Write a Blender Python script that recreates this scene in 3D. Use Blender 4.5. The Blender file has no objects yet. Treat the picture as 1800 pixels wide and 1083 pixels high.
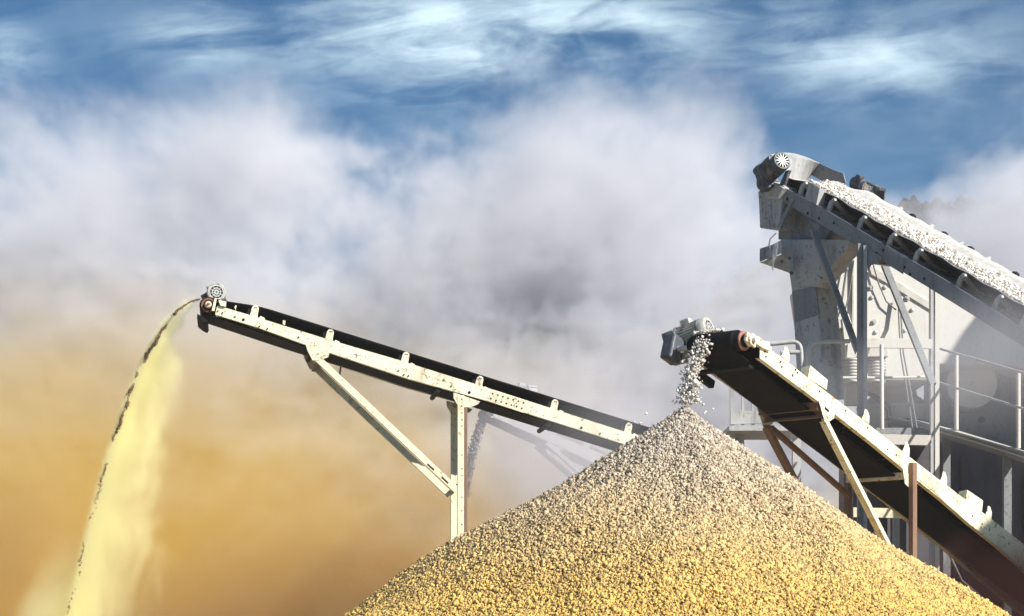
import bpy, math, random
import numpy as np
from mathutils import Vector, Matrix

random.seed(11)
rng = np.random.default_rng(7)
D = bpy.data
scene = bpy.context.scene
col = scene.collection
F, CX, HY, EYE = 3500.0, 900.0, 1130.0, 1.7     # lens in photo pixels, principal column, horizon row, eye height
R_ = math.radians

# ------------------------------------------------------------------ camera
cam = D.cameras.new("camera"); camo = D.objects.new("camera", cam); col.objects.link(camo)
camo.location = (0, 0, EYE); camo.rotation_euler = (R_(90), 0, 0)
cam.sensor_width = 36; cam.lens = 36 * F / 1800
cam.shift_y = (HY - 541.5) / 1800
cam.clip_start = 0.1; cam.clip_end = 3000
scene.camera = camo

# ------------------------------------------------------------------ node expressions
class E:
    def __init__(s, t, k): s.t, s.k = t, k
    def _m(s, op, *a, clamp=False):
        n = s.t.nodes.new("ShaderNodeMath"); n.operation = op; n.use_clamp = clamp
        for i, v in enumerate((s,) + a):
            if isinstance(v, E): s.t.links.new(v.k, n.inputs[i])
            else: n.inputs[i].default_value = v
        return E(s.t, n.outputs[0])
    def __add__(s, o): return s._m("ADD", o)
    def __radd__(s, o): return s._m("ADD", o)
    def __sub__(s, o): return s._m("SUBTRACT", o)
    def __rsub__(s, o): return (s * -1.0)._m("ADD", o)
    def __mul__(s, o): return s._m("MULTIPLY", o)
    def __rmul__(s, o): return s._m("MULTIPLY", o)
    def __truediv__(s, o): return s._m("DIVIDE", o)
    def max(s, o): return s._m("MAXIMUM", o)
    def min(s, o): return s._m("MINIMUM", o)
    def exp(s): return s._m("EXPONENT")
    def pow(s, o): return s._m("POWER", o)
    def sqrt(s): return s._m("SQRT")
    def clamp(s): return s._m("ADD", 0.0, clamp=True)
    def ss(s, a, b, lo=0.0, hi=1.0):
        n = s.t.nodes.new("ShaderNodeMapRange"); n.interpolation_type = "SMOOTHSTEP"
        s.t.links.new(s.k, n.inputs[0])
        for i, v in enumerate((a, b, lo, hi)): n.inputs[1 + i].default_value = v
        return E(s.t, n.outputs[0])

def vmath(t, op, a, b=None):
    n = t.nodes.new("ShaderNodeVectorMath"); n.operation = op
    for i, v in enumerate((a, b)):
        if v is None: continue
        if hasattr(v, "is_linked"): t.links.new(v, n.inputs[i])
        elif isinstance(v, (int, float)) and op == "SCALE": n.inputs["Scale"].default_value = v
        else: n.inputs[i].default_value = v
    return n.outputs["Value"] if op in ("DOT_PRODUCT", "LENGTH", "DISTANCE") else n.outputs[0]

def noise(t, vec, scale, detail=3.0, rough=0.5, dist=0.0, out=0):
    n = t.nodes.new("ShaderNodeTexNoise")
    if vec is not None: t.links.new(vec, n.inputs["Vector"])
    n.inputs["Scale"].default_value = scale; n.inputs["Detail"].default_value = detail
    n.inputs["Roughness"].default_value = rough; n.inputs["Distortion"].default_value = dist
    return E(t, n.outputs[0]) if out == 0 else n.outputs[1]

def sep(t, vec):
    n = t.nodes.new("ShaderNodeSeparateXYZ"); t.links.new(vec, n.inputs[0])
    return [E(t, o) for o in n.outputs]

def comb(t, x, y, z):
    n = t.nodes.new("ShaderNodeCombineXYZ")
    for i, v in enumerate((x, y, z)):
        if isinstance(v, E): t.links.new(v.k, n.inputs[i])
        else: n.inputs[i].default_value = v
    return n.outputs[0]

def mixc(t, fac, a, b):
    n = t.nodes.new("ShaderNodeMix"); n.data_type = "RGBA"
    if isinstance(fac, E): t.links.new(fac.k, n.inputs[0])
    else: n.inputs[0].default_value = fac
    for i, v in ((6, a), (7, b)):
        if hasattr(v, "is_linked"): t.links.new(v, n.inputs[i])
        else: n.inputs[i].default_value = (*v, 1)
    return n.outputs[2]

# ------------------------------------------------------------------ materials
def newmat(name):
    m = D.materials.new(name); m.use_nodes = True
    t = m.node_tree; b = t.nodes["Principled BSDF"]
    return m, t, b

def paint(name, base, dirt=(.30, .25, .19), rust=(.16, .06, .025), rust_amt=.35, dirt_amt=.5, rough=.6, scale=1.0):
    m, t, b = newmat(name)
    g = t.nodes.new("ShaderNodeNewGeometry").outputs["Position"]
    st = vmath(t, "MULTIPLY", g, (1.0, 1.0, .32))
    n1 = noise(t, st, 3.2 * scale, 6, .62)
    n2 = noise(t, g, 26 * scale, 4, .7)
    n3 = noise(t, g, 7 * scale, 5, .7, 1.5)
    n4 = noise(t, g, 90, 2, .6)
    c = mixc(t, n1.ss(.45, .78) * dirt_amt, base, dirt)
    c = mixc(t, (n2 * .55 + n3 * .5).ss(.565, .64) * rust_amt, c, rust)
    c = mixc(t, n4.ss(.62, .72) * (.35 * dirt_amt), c, dirt)
    n5 = noise(t, vmath(t, "MULTIPLY", g, (22 * scale, 22 * scale, 1.6)), 1.0, 3, .6)
    c = mixc(t, n5.ss(.56, .72) * n1.ss(.38, .62) * (.75 * dirt_amt), c, tuple((x + y) / 2 for x, y in zip(dirt, rust)))
    t.links.new(c, b.inputs["Base Color"])
    t.links.new((n3 * .3 + rough - .15).k, b.inputs["Roughness"])
    bp = t.nodes.new("ShaderNodeBump"); bp.inputs["Strength"].default_value = .25; bp.inputs["Distance"].default_value = .004
    t.links.new((n2 + n1).k, bp.inputs["Height"]); t.links.new(bp.outputs[0], b.inputs["Normal"])
    return m

def plain(name, c, rough=.6, metal=0.0, var=.35, scale=30):
    m, t, b = newmat(name)
    g = t.nodes.new("ShaderNodeNewGeometry").outputs["Position"]
    n = noise(t, g, scale, 4, .65)
    t.links.new(mixc(t, n.ss(.3, .75), c, tuple(x * (1 - var) for x in c)), b.inputs["Base Color"])
    b.inputs["Roughness"].default_value = rough; b.inputs["Metallic"].default_value = metal
    b.inputs["Specular IOR Level"].default_value = .15 if max(c) < .05 else .5
    return m

def stone_mat(name, stops):
    """crushed stone: every stone its own tone; the lower layers of the heap are the older, sandier ones"""
    m, t, b = newmat(name)
    geo = t.nodes.new("ShaderNodeNewGeometry")
    rnd = E(t, geo.outputs["Random Per Island"])
    z = sep(t, geo.outputs["Position"])[2]
    n = noise(t, geo.outputs["Position"], 60, 3, .7)
    (z0, c0), (z1, c1) = stops
    c = mixc(t, (z + (noise(t, geo.outputs["Position"], 1.1, 3, .5) - .5) * .5).ss(z0, z1), c0, c1)
    c = mixc(t, rnd.ss(.0, .8, .66, 0.0), c, (.13, .085, .06))
    c = mixc(t, n.ss(.5, .75) * .35, c, (.28, .2, .14))
    t.links.new(c, b.inputs["Base Color"]); b.inputs["Roughness"].default_value = .85
    b.inputs["Specular IOR Level"].default_value = .2
    return m

M = {
    "cream": paint("cream_paint", (.77, .72, .52), rust_amt=.85, dirt_amt=.6),
    "cream_worn": paint("worn_cream_paint", (.66, .60, .44), rust_amt=.95, dirt_amt=.75, scale=1.4),
    "leg": paint("leg_paint", (.74, .66, .46), rust_amt=.6, dirt_amt=.45),
    "brown": paint("rusty_brown_steel", (.22, .13, .085), dirt=(.08, .05, .04), rust_amt=.6, dirt_amt=.7),
    "grey": paint("grey_steel", (.21, .22, .235), dirt=(.12, .12, .13), rust=(.06, .05, .045), rust_amt=.6, dirt_amt=.8),
    "dustgrey": paint("dusty_grey_steel", (.40, .40, .40), dirt=(.18, .175, .175), rust=(.10, .08, .07), rust_amt=.45, dirt_amt=.7),
    "mottled": paint("mottled_chute_steel", (.42, .42, .42), dirt=(.10, .105, .12), rust=(.06, .055, .05), rust_amt=.8, dirt_amt=1.0, scale=.8),
    "white": paint("dusty_white_steel", (.57, .555, .52), dirt=(.5, .47, .42), rust=(.3, .22, .17), rust_amt=.25, dirt_amt=.55),
    "dusty": paint("dust_covered_steel", (.52, .49, .45), dirt=(.4, .37, .33), rust=(.2, .16, .13), rust_amt=.25, dirt_amt=.6),
    "far": paint("far_steel", (.34, .33, .34), dirt=(.16, .16, .17), rust_amt=.2),
    "bin": paint("shade_toned_bin_steel", (.075, .07, .082), dirt=(.03, .03, .035), rust_amt=.5, dirt_amt=.8),  # near-black colour holds the shade beneath the deck
    "rubber": plain("belt_rubber", (.007, .0075, .009), .75, var=.5, scale=9),
    "rubber_dusty": plain("dusty_belt_rubber", (.50, .48, .46), .9, var=.3, scale=14),
    "black": plain("black_steel", (.012, .012, .014), .6),
    "rust": plain("rust", (.28, .10, .055), .85, var=.6, scale=60),
    "redrust": plain("red_rim_paint", (.52, .24, .19), .75, var=.5, scale=50),
    "motor": paint("motor_paint", (.46, .45, .41), dirt=(.06, .07, .09), rust=(.04, .05, .06), rust_amt=1.0, dirt_amt=1.0, scale=4),  # dark blotches stand in for black shadows on the drives
    "motor_dark": paint("dark_motor_paint", (.055, .065, .085), dirt=(.45, .44, .42), rust=(.03, .03, .035), rust_amt=.5, dirt_amt=.6, scale=3),
    "zinc": plain("bright_worn_metal", (.72, .71, .68), .5, .2),
    "cable": plain("cable_sheath", (.16, .15, .15), .6),
    "hole": plain("bolt_hole_dark", (.012, .011, .010), .8),
    "ground": plain("yard_grit", (.36, .29, .21), .95, var=.5, scale=2),
    "wood": plain("far_foliage", (.010, .019, .027), .9, var=.6, scale=1.5),
    "hill": plain("far_hillside", (.05, .055, .05), .95, var=.5, scale=.2),
}
M["stone"] = stone_mat("crushed_stone", ((1.8, (.71, .475, .135)), (3.9, (.49, .44, .375))))
M["stone_pale"] = stone_mat("pale_crushed_stone", ((-5, (.72, .69, .65)), (-4, (.72, .69, .65))))
M["sand"] = stone_mat("falling_sand", ((-5, (.20, .12, .05)), (-4, (.20, .12, .05))))
M["far_stone"] = stone_mat("far_crushed_stone", ((-5, (.20, .19, .20)), (-4, (.20, .19, .20))))

# ------------------------------------------------------------------ mesh helpers
V = Vector
class MB:
    def __init__(s): s.v, s.f = [], []
    def add(s, vs, fs):
        o = len(s.v); s.v += [V(p) for p in vs]; s.f += [tuple(i + o for i in f) for f in fs]; return s
    def prism(s, poly, ext):
        """closed polygon swept along a vector"""
        n = len(poly); ext = V(ext); poly = [V(p) for p in poly]
        nrm = V((0, 0, 0))
        for i in range(n): nrm += poly[i].cross(poly[(i + 1) % n])
        if nrm.dot(ext) > 0: poly = poly[::-1]
        vs = poly + [p + ext for p in poly]
        fs = [tuple(range(n)), tuple(range(2 * n - 1, n - 1, -1))]
        fs += [(i, i + n, (i + 1) % n + n, (i + 1) % n) for i in range(n)]
        return s.add(vs, fs)
    def box(s, c, x, y, z):
        """centre and three half-extent vectors"""
        c, x, y, z = V(c), V(x), V(y), V(z)
        return s.prism([c - x - y - z, c + x - y - z, c + x + y - z, c - x + y - z], z * 2)
    def bar(s, a, b, w, h, side):
        """rectangular bar from a to b; w along side, h along the third axis"""
        a, b = V(a), V(b); d = (b - a).normalized(); sd = V(side); sd = (sd - d * sd.dot(d)).normalized(); u = d.cross(sd)
        return s.box((a + b) / 2, (b - a) / 2, sd * w / 2, u * h / 2)
    def channel(s, a, b, w, dep, side, out, th=.008):
        """C-channel: web of width w across 'side', flanges of depth dep going along 'out'"""
        a, b = V(a), V(b); d = (b - a).normalized(); sd = V(side); sd = (sd - d * sd.dot(d)).normalized()
        o = V(out); o = (o - d * o.dot(d) - sd * o.dot(sd)).normalized(); L = b - a; h = w / 2
        pr = [(-h, 0), (h, 0), (h, dep), (h - th, dep), (h - th, th), (-h + th, th), (-h + th, dep), (-h, dep)]
        return s.prism([a + sd * x + o * y for x, y in pr], L)
    def tube(s, pts, r, seg=8, cap=True):
        pts = [V(p) for p in pts]; n = len(pts); rr = r if isinstance(r, (list, tuple)) else [r] * n
        up = None; vs = []; 
        for i, p in enumerate(pts):
            d = (pts[min(i + 1, n - 1)] - pts[max(i - 1, 0)]).normalized()
            if up is None: up = V((0, 0, 1)) if abs(d.z) < .9 else V((1, 0, 0))
            x = up.cross(d).normalized(); y = d.cross(x).normalized(); up = y
            for k in range(seg):
                a = 2 * math.pi * k / seg; vs.append(p + (x * math.cos(a) + y * math.sin(a)) * rr[i])
        fs = [(i * seg + k, i * seg + (k + 1) % seg, (i + 1) * seg + (k + 1) % seg, (i + 1) * seg + k) for i in range(n - 1) for k in range(seg)]
        if cap: fs += [tuple(range(seg))[::-1], tuple(range((n - 1) * seg, n * seg))]
        return s.add(vs, fs)
    def lathe(s, c, axis, prof, seg=28):
        """prof: (along axis, radius) pairs"""
        c, a = V(c), V(axis).normalized(); x = (V((0, 0, 1)) if abs(a.z) < .9 else V((1, 0, 0))).cross(a).normalized(); y = a.cross(x)
        vs = []; 
        for (h, r) in prof:
            for k in range(seg):
                t = 2 * math.pi * k / seg; vs.append(c + a * h + (x * math.cos(t) + y * math.sin(t)) * max(r, 1e-4))
        n = len(prof)
        fs = [(i * seg + k, i * seg + (k + 1) % seg, (i + 1) * seg + (k + 1) % seg, (i + 1) * seg + k) for i in range(n - 1) for k in range(seg)]
        fs += [tuple(range(seg))[::-1], tuple(range((n - 1) * seg, n * seg))]
        return s.add(vs, fs)
    def build(s, name, mat, parent=None, bevel=0.0, smooth=False, solid=0.0):
        org = V(parent["_o"]) if parent is not None and "_o" in parent else V((0, 0, 0))
        me = D.meshes.new(name); me.from_pydata([tuple(p - org) for p in s.v], [], s.f); me.update()
        o = D.objects.new(name, me); col.objects.link(o); me.materials.append(M[mat] if isinstance(mat, str) else mat)
        if smooth:
            me.shade_smooth() if hasattr(me, "shade_smooth") else None
            try: me.set_sharp_from_angle(angle=R_(38))
            except Exception: pass
        if solid:
            md = o.modifiers.new("thick", "SOLIDIFY"); md.thickness = solid; md.offset = 0
        if bevel:
            md = o.modifiers.new("edge", "BEVEL"); md.width = bevel; md.segments = 2; md.limit_method = "ANGLE"
            md.angle_limit = R_(50); md.harden_normals = False
        if parent is not None:
            o.parent = parent; o["_o"] = tuple(org)
        return o

def thing(name, label, cat, base, group=None):
    o = D.objects.new(name, None); col.objects.link(o); o.location = base; o["_o"] = tuple(base)
    o["label"] = label; o["category"] = cat
    if group: o["group"] = group
    return o
def tag(o, label, cat, group=None, kind=None):
    o["label"] = label; o["category"] = cat
    if group: o["group"] = group
    if kind: o["kind"] = kind
    return o
def structure(o): o["kind"] = "structure"; return o

def at(px, py, Y): return V(((px - CX) / F * Y, Y, EYE + (HY - py) / F * Y))

class Plane:
    """the vertical plane of one conveyor's near side: horizontal bearing deg, through column px at depth Y"""
    def __init__(s, px, Y, deg):
        s.d = V((math.cos(R_(deg)), math.sin(R_(deg)), 0)); s.n = V((-s.d.y, s.d.x, 0)); s.p = V(((px - CX) / F * Y, Y, 0))
    def pt(s, px, py, off=0.0):
        rx, rz = (px - CX) / F, (HY - py) / F
        q = s.p + s.n * off
        Y = (q.x * s.n.x + q.y * s.n.y) / (rx * s.n.x + s.n.y)
        return V((rx * Y, Y, EYE + rz * Y))
    def at(s, px, py, off=0.0):
        """the point seen at (px,py) on the near plane, then moved off metres away along the normal"""
        return s.pt(px, py) + s.n * off
    def poly(s, pts, off=0.0): return [s.at(x, y, off) for x, y in pts]

class Frame:
    """conveyor axes: t down the belt, n across (away from the viewer), u up from the belt"""
    def __init__(s, P, head, tail):
        s.P = P; s.o = P.pt(*head); s.L = (P.pt(*tail) - s.o).length; s.t = (P.pt(*tail) - s.o).normalized(); s.n = P.n
        s.u = s.n.cross(s.t).normalized()
        if s.u.z < 0: s.u = -s.u
    def __call__(s, a, b, c): return s.o + s.t * a + s.n * b + s.u * c
    def s_of(s, px, py): return (s.P.pt(px, py) - s.o).dot(s.t)
    def h_of(s, px, py): return (s.P.pt(px, py) - s.o).dot(s.u)

def belt_mesh(fr, w0, w1, r, L, hc, rim, flat, name, mat, parent, wav=0.0, pitch=1.0, lead=.8, wrap=True):
    """carrying side troughed on the idlers, flat round the head drum, flat return run"""
    mb = MB(); W = w1 - w0; mid = (w0 + w1) / 2
    rows = []
    N = max(24, int(L / .12))
    def prof(k, s):
        out = []
        for j in range(13):
            x = -W / 2 + W * j / 12
            e = max(0, (abs(x) - flat / 2) / (W / 2 - flat / 2))
            hh = (hc + (rim - hc) * e ** 1.15)
            if wav: hh -= wav * e * (.5 - .5 * math.cos(2 * math.pi * s / pitch))
            xs = x * (1 - .06 * k * e)
            out.append((mid + xs, r * (1 - k) + hh * k))
        return out
    for i in range(N, -1, -1):
        s_ = L * i / N; k = min(1, max(0, s_ / lead)); k = k * k * (3 - 2 * k)
        rows.append([fr(s_, b, h) for b, h in prof(k, s_)])
    if wrap:
        for a in range(1, 13):
            t = math.pi * a / 12
            rows.append([fr(-r * math.sin(t), b, r * math.cos(t)) for b, _ in prof(0, 0)])
        for i in range(1, N + 1):
            s_ = L * i / N; rows.append([fr(s_, b, -r - .02 * min(1, s_)) for b, _ in prof(0, 0)])
    nv = 13; vs = [p for rw in rows for p in rw]
    fs = [(i * nv + j, i * nv + j + 1, (i + 1) * nv + j + 1, (i + 1) * nv + j) for i in range(len(rows) - 1) for j in range(nv - 1)]
    mb.add(vs, fs)
    return mb.build(name, mat, parent, smooth=True, solid=.014)

def motor(parent, c, axis, up, r, L, body="motor", face="zinc", spokes=0, gear=True):
    """electric motor: finned barrel, fan cowl towards 'axis', terminal box, gearbox at the other end"""
    a = V(axis).normalized(); u = V(up); u = (u - a * u.dot(a)).normalized(); w = a.cross(u); c = V(c)
    mb = MB().lathe(c, a, [(-L / 2, r * .6), (-L / 2, r * .84), (L / 2, r * .84), (L / 2, r * .6)], 24)
    for k in range(26):
        t = 2 * math.pi * k / 26; d = u * math.cos(t) + w * math.sin(t)
        mb.box(c + d * r * .9, a * L * .44, d * r * .10, a.cross(d) * r * .022)
    m = mb.build("motor", body, parent)
    cw = MB().lathe(c + a * L / 2, a, [(-.02, r * .9), (-.02, r * 1.02), (L * .2, r * 1.02), (L * .26, r * .93), (L * .26, r * .80), (L * .23, r * .78), (L * .23, .001)], 32)
    cw.build("fan_cover", body if not spokes else "motor_dark", m, smooth=True)
    MB().lathe(c + a * (L / 2 + L * .232), a, [(0, r * .76), (.003, r * .76)], 28).build("fan_recess", "hole", m)
    g = MB(); fc = c + a * (L / 2 + L * .245)
    if spokes:
        for k in range(spokes):
            t = 2 * math.pi * k / spokes; d = u * math.cos(t) + w * math.sin(t)
            g.box(fc + d * r * .48, d * r * .28, a.cross(d) * r * .03, a * .012)
        g.lathe(fc, a, [(-.012, .01), (-.012, r * .3), (.014, r * .27), (.016, .01)], 20)
    else:
        for rr in (.76, .48, .24):
            g.lathe(fc, a, [(-.006, r * rr), (.006, r * rr), (.006, r * (rr - .07)), (-.006, r * (rr - .07)), (-.006, r * rr)], 24)
        for k in range(10):
            t = 2 * math.pi * k / 10; d = u * math.cos(t) + w * math.sin(t)
            g.box(fc + d * r * .42, d * r * .33, a.cross(d) * r * .022, a * .004)
    g.build("grille", face, m)
    tb = MB().box(c + u * r * 1.12 - a * L * .1, a * L * .2, w * r * .42, u * r * .24)
    tb.build("terminal_box", body, m, bevel=.008)
    if gear:
        gb = MB().lathe(c - a * L * .5, a, [(-L * .12, r * 1.05), (0, r * 1.05), (0, r * .7)], 24)
        gb.box(c - a * L * .82 - u * r * .35, a * L * .26, w * r * .85, u * r * 1.15)
        gb.lathe(c - a * L * .82 - u * r * .7 - w * r * 1.0, w, [(0, r * .7), (r * 2.0, r * .7), (r * 2.0, r * .3), (r * 2.2, r * .3)], 20)
        gb.build("gearbox", "motor_dark", m, bevel=.012)  # dark paint puts the drive's black shadows into the gearbox colour
    return m

def bolt_heads(mb, pts, n, r=.012, h=.008):
    for p in pts: mb.lathe(V(p), -n, [(0, r), (h, r), (h, r * .3)], 6)
    return mb

# ------------------------------------------------------------------ stones
def chip():
    v = np.array([(x, y, z) for x in (-1, 1) for y in (-1, 1) for z in (-1, 1)], float) * .72
    f = np.array([(0, 1, 3), (0, 3, 2), (4, 6, 7), (4, 7, 5), (0, 4, 5), (0, 5, 1), (2, 3, 7), (2, 7, 6), (0, 2, 6), (0, 6, 4), (1, 5, 7), (1, 7, 3)])
    return v, f
def ico():
    p = (1 + 5 ** .5) / 2
    v = np.array([(-1, p, 0), (1, p, 0), (-1, -p, 0), (1, -p, 0), (0, -1, p), (0, 1, p), (0, -1, -p), (0, 1, -p), (p, 0, -1), (p, 0, 1), (-p, 0, -1), (-p, 0, 1)], float)
    v /= np.linalg.norm(v[0])
    f = np.array([(0, 11, 5), (0, 5, 1), (0, 1, 7), (0, 7, 10), (0, 10, 11), (1, 5, 9), (5, 11, 4), (11, 10, 2), (10, 7, 6), (7, 1, 8), (3, 9, 4), (3, 4, 2), (3, 2, 6), (3, 6, 8), (3, 8, 9), (4, 9, 5), (2, 4, 11), (6, 2, 10), (8, 6, 7), (9, 8, 1)])
    return v, f
IV, IF = chip(); NV = len(IV)
def rot_mats(n):
    q = rng.normal(size=(n, 4)); q /= np.linalg.norm(q, axis=1)[:, None]; w, x, y, z = q.T
    return np.stack([np.stack([1 - 2 * (y * y + z * z), 2 * (x * y - z * w), 2 * (x * z + y * w)], -1),
                     np.stack([2 * (x * y + z * w), 1 - 2 * (x * x + z * z), 2 * (y * z - x * w)], -1),
                     np.stack([2 * (x * z - y * w), 2 * (y * z + x * w), 1 - 2 * (x * x + y * y)], -1)], -2)
def stones_arrays(pos, size):
    n = len(pos)
    base = np.stack([IV * (1 + rng.uniform(-.5, .3, size=(NV, 1))) + rng.normal(0, .12, size=(NV, 3)) for _ in range(40)])
    b = base[rng.integers(0, 40, n)] * np.stack([rng.uniform(.75, 1.25, n), rng.uniform(.65, 1.05, n), rng.uniform(.5, .9, n)], -1)[:, None, :]
    v = np.einsum("nij,nkj->nki", rot_mats(n), b) * size[:, None, None] + pos[:, None, :]
    f = IF[None] + (np.arange(n) * NV)[:, None, None]
    return v.reshape(-1, 3), f.reshape(-1, 3)
def tri_object(name, v, f, mats, midx=None):
    me = D.meshes.new(name); me.vertices.add(len(v)); me.vertices.foreach_set("co", np.asarray(v, np.float32).ravel())
    me.loops.add(len(f) * 3); me.loops.foreach_set("vertex_index", np.asarray(f, np.int32).ravel())
    me.polygons.add(len(f)); me.polygons.foreach_set("loop_start", np.arange(0, len(f) * 3, 3, dtype=np.int32))
    for m in mats: me.materials.append(M[m])
    if midx is not None: me.polygons.foreach_set("material_index", midx.astype(np.int32))
    me.update(calc_edges=True); me.validate()
    o = D.objects.new(name, me); col.objects.link(o); return o

Z = V((0, 0, 1))
# ------------------------------------------------------------------ ground
def make_ground():
    n = 60; xs = np.concatenate([np.linspace(-900, -60, 10), np.linspace(-55, 55, 56), np.linspace(60, 900, 10)])
    ys = np.concatenate([np.linspace(-300, -20, 8), np.linspace(-15, 95, 56), np.linspace(100, 1500, 14)])
    mb = MB(); nx, ny = len(xs), len(ys)
    vs = [(x, y, .06 * math.sin(x * .9 + 1.3 * math.sin(y * .4)) * math.sin(y * .7) - .03) for y in ys for x in xs]
    mb.add(vs, [(j * nx + i, j * nx + i + 1, (j + 1) * nx + i + 1, (j + 1) * nx + i) for j in range(ny - 1) for i in range(nx - 1)])
    return structure(mb.build("ground", "ground", smooth=True))
make_ground()

# ------------------------------------------------------------------ gravel heap
AP = at(1204, 713, 19.2)
PX, PY, PH = AP.x, AP.y, AP.z
def slope_at(th):      # th: bearing round the heap, 0 = +x
    return .6465 + .0365 * np.cos(th) + .012 * np.cos(2 * th + 1) + .01 * np.sin(5 * th + .7)
def heap_h(r, th):
    h = PH - slope_at(th) * r + .05 * np.exp(-r / .12) - .05
    h = h + .035 * np.sin(3.1 * r + 2 * np.sin(2 * th)) * np.clip(r / 1.5, 0, 1) + .04 * np.sin(9 * th + 1.7 * r) * np.clip(r / 2.5, 0, 1)
    h = h + .010 * np.sin(29 * th + 2 * np.sin(3 * r)) * np.clip(r - .3, 0, 1)
    h = h - .08 * np.clip((r - 5.0), 0, 2)
    return np.maximum(h + .10 * np.clip((r - 5.2) / 1.0, 0, 1) ** 2, -.06)
def make_heap():
    nr, nt = 70, 128
    r = np.concatenate([[0.0], np.linspace(.03, 1, nr - 1) ** 1.1 * 6.9]); th = np.arange(nt) / nt * 2 * np.pi
    Rr, T = np.meshgrid(r, th, indexing="ij"); H = heap_h(Rr, T) - .02
    bv = np.stack([PX + Rr * np.cos(T), PY + Rr * np.sin(T), H], -1).reshape(-1, 3)
    f = []
    for i in range(nr - 1):
        for j in range(nt):
            a, b, c, d = i * nt + j, i * nt + (j + 1) % nt, (i + 1) * nt + (j + 1) % nt, (i + 1) * nt + j
            f += [(a, d, c), (a, c, b)]
    bf = np.array(f)
    def scatter(n, r0, r1, t0, t1):
        rr = np.sqrt(rng.uniform(r0 * r0, r1 * r1, n)); tt = rng.uniform(t0, t1, n); return rr, tt
    A = [scatter(200000, 0, 3.6, -np.pi * 1.12, np.pi * .12), scatter(26000, 0, 3.6, np.pi * .12, np.pi * .88), scatter(16000, 3.6, 6.6, -np.pi, np.pi)]
    rr = np.concatenate([a[0] for a in A]); tt = np.concatenate([a[1] for a in A])
    sz = np.clip(rng.lognormal(math.log(.0128), .32, len(rr)), .006, .030); sz[rr > 3.6] *= 1.7
    pos = np.stack([PX + rr * np.cos(tt), PY + rr * np.sin(tt), heap_h(rr, tt) + rng.uniform(-.010, .016, len(rr)) * (1 + .8 * (rr > 3.6))], -1)
    sv, sf = stones_arrays(pos, sz)
    o = tri_object("gravel_heap", np.concatenate([bv, sv]), np.concatenate([bf, sf + len(bv)]), ["stone"])
    return tag(o, "tall conical heap of pale yellowish crushed stone in the foreground", "gravel heap", kind="stuff")
make_heap()

# a few stones that have bounced clear of the tip
sp = [(1226, 703, .020), (1231, 707, .012), (1236, 711, .012), (1115, 742, .012), (1125, 744, .011), (1136, 727, .012), (1240, 724, .013), (1253, 719, .009), (1238, 727, .014)]
first = None
for (x, y, r) in sp:
    p = at(x, y, 19.0)
    if first is None:
        v, f = stones_arrays(np.array([[0.0, 0, 0]]), np.array([.02]))
        first = o = tri_object("stone", v, f, ["stone_pale"])
        tag(o, "single pale stone in mid air bouncing off the heap tip", "stone", "stones bouncing off the heap tip")
    else:
        o = first.copy(); col.objects.link(o)
    o.location = p; s_ = r * 1.5 / .02 * .8; o.scale = (s_, s_ * random.uniform(.7, 1.1), s_); o.rotation_euler = [random.uniform(0, 6) for _ in range(3)]

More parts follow.
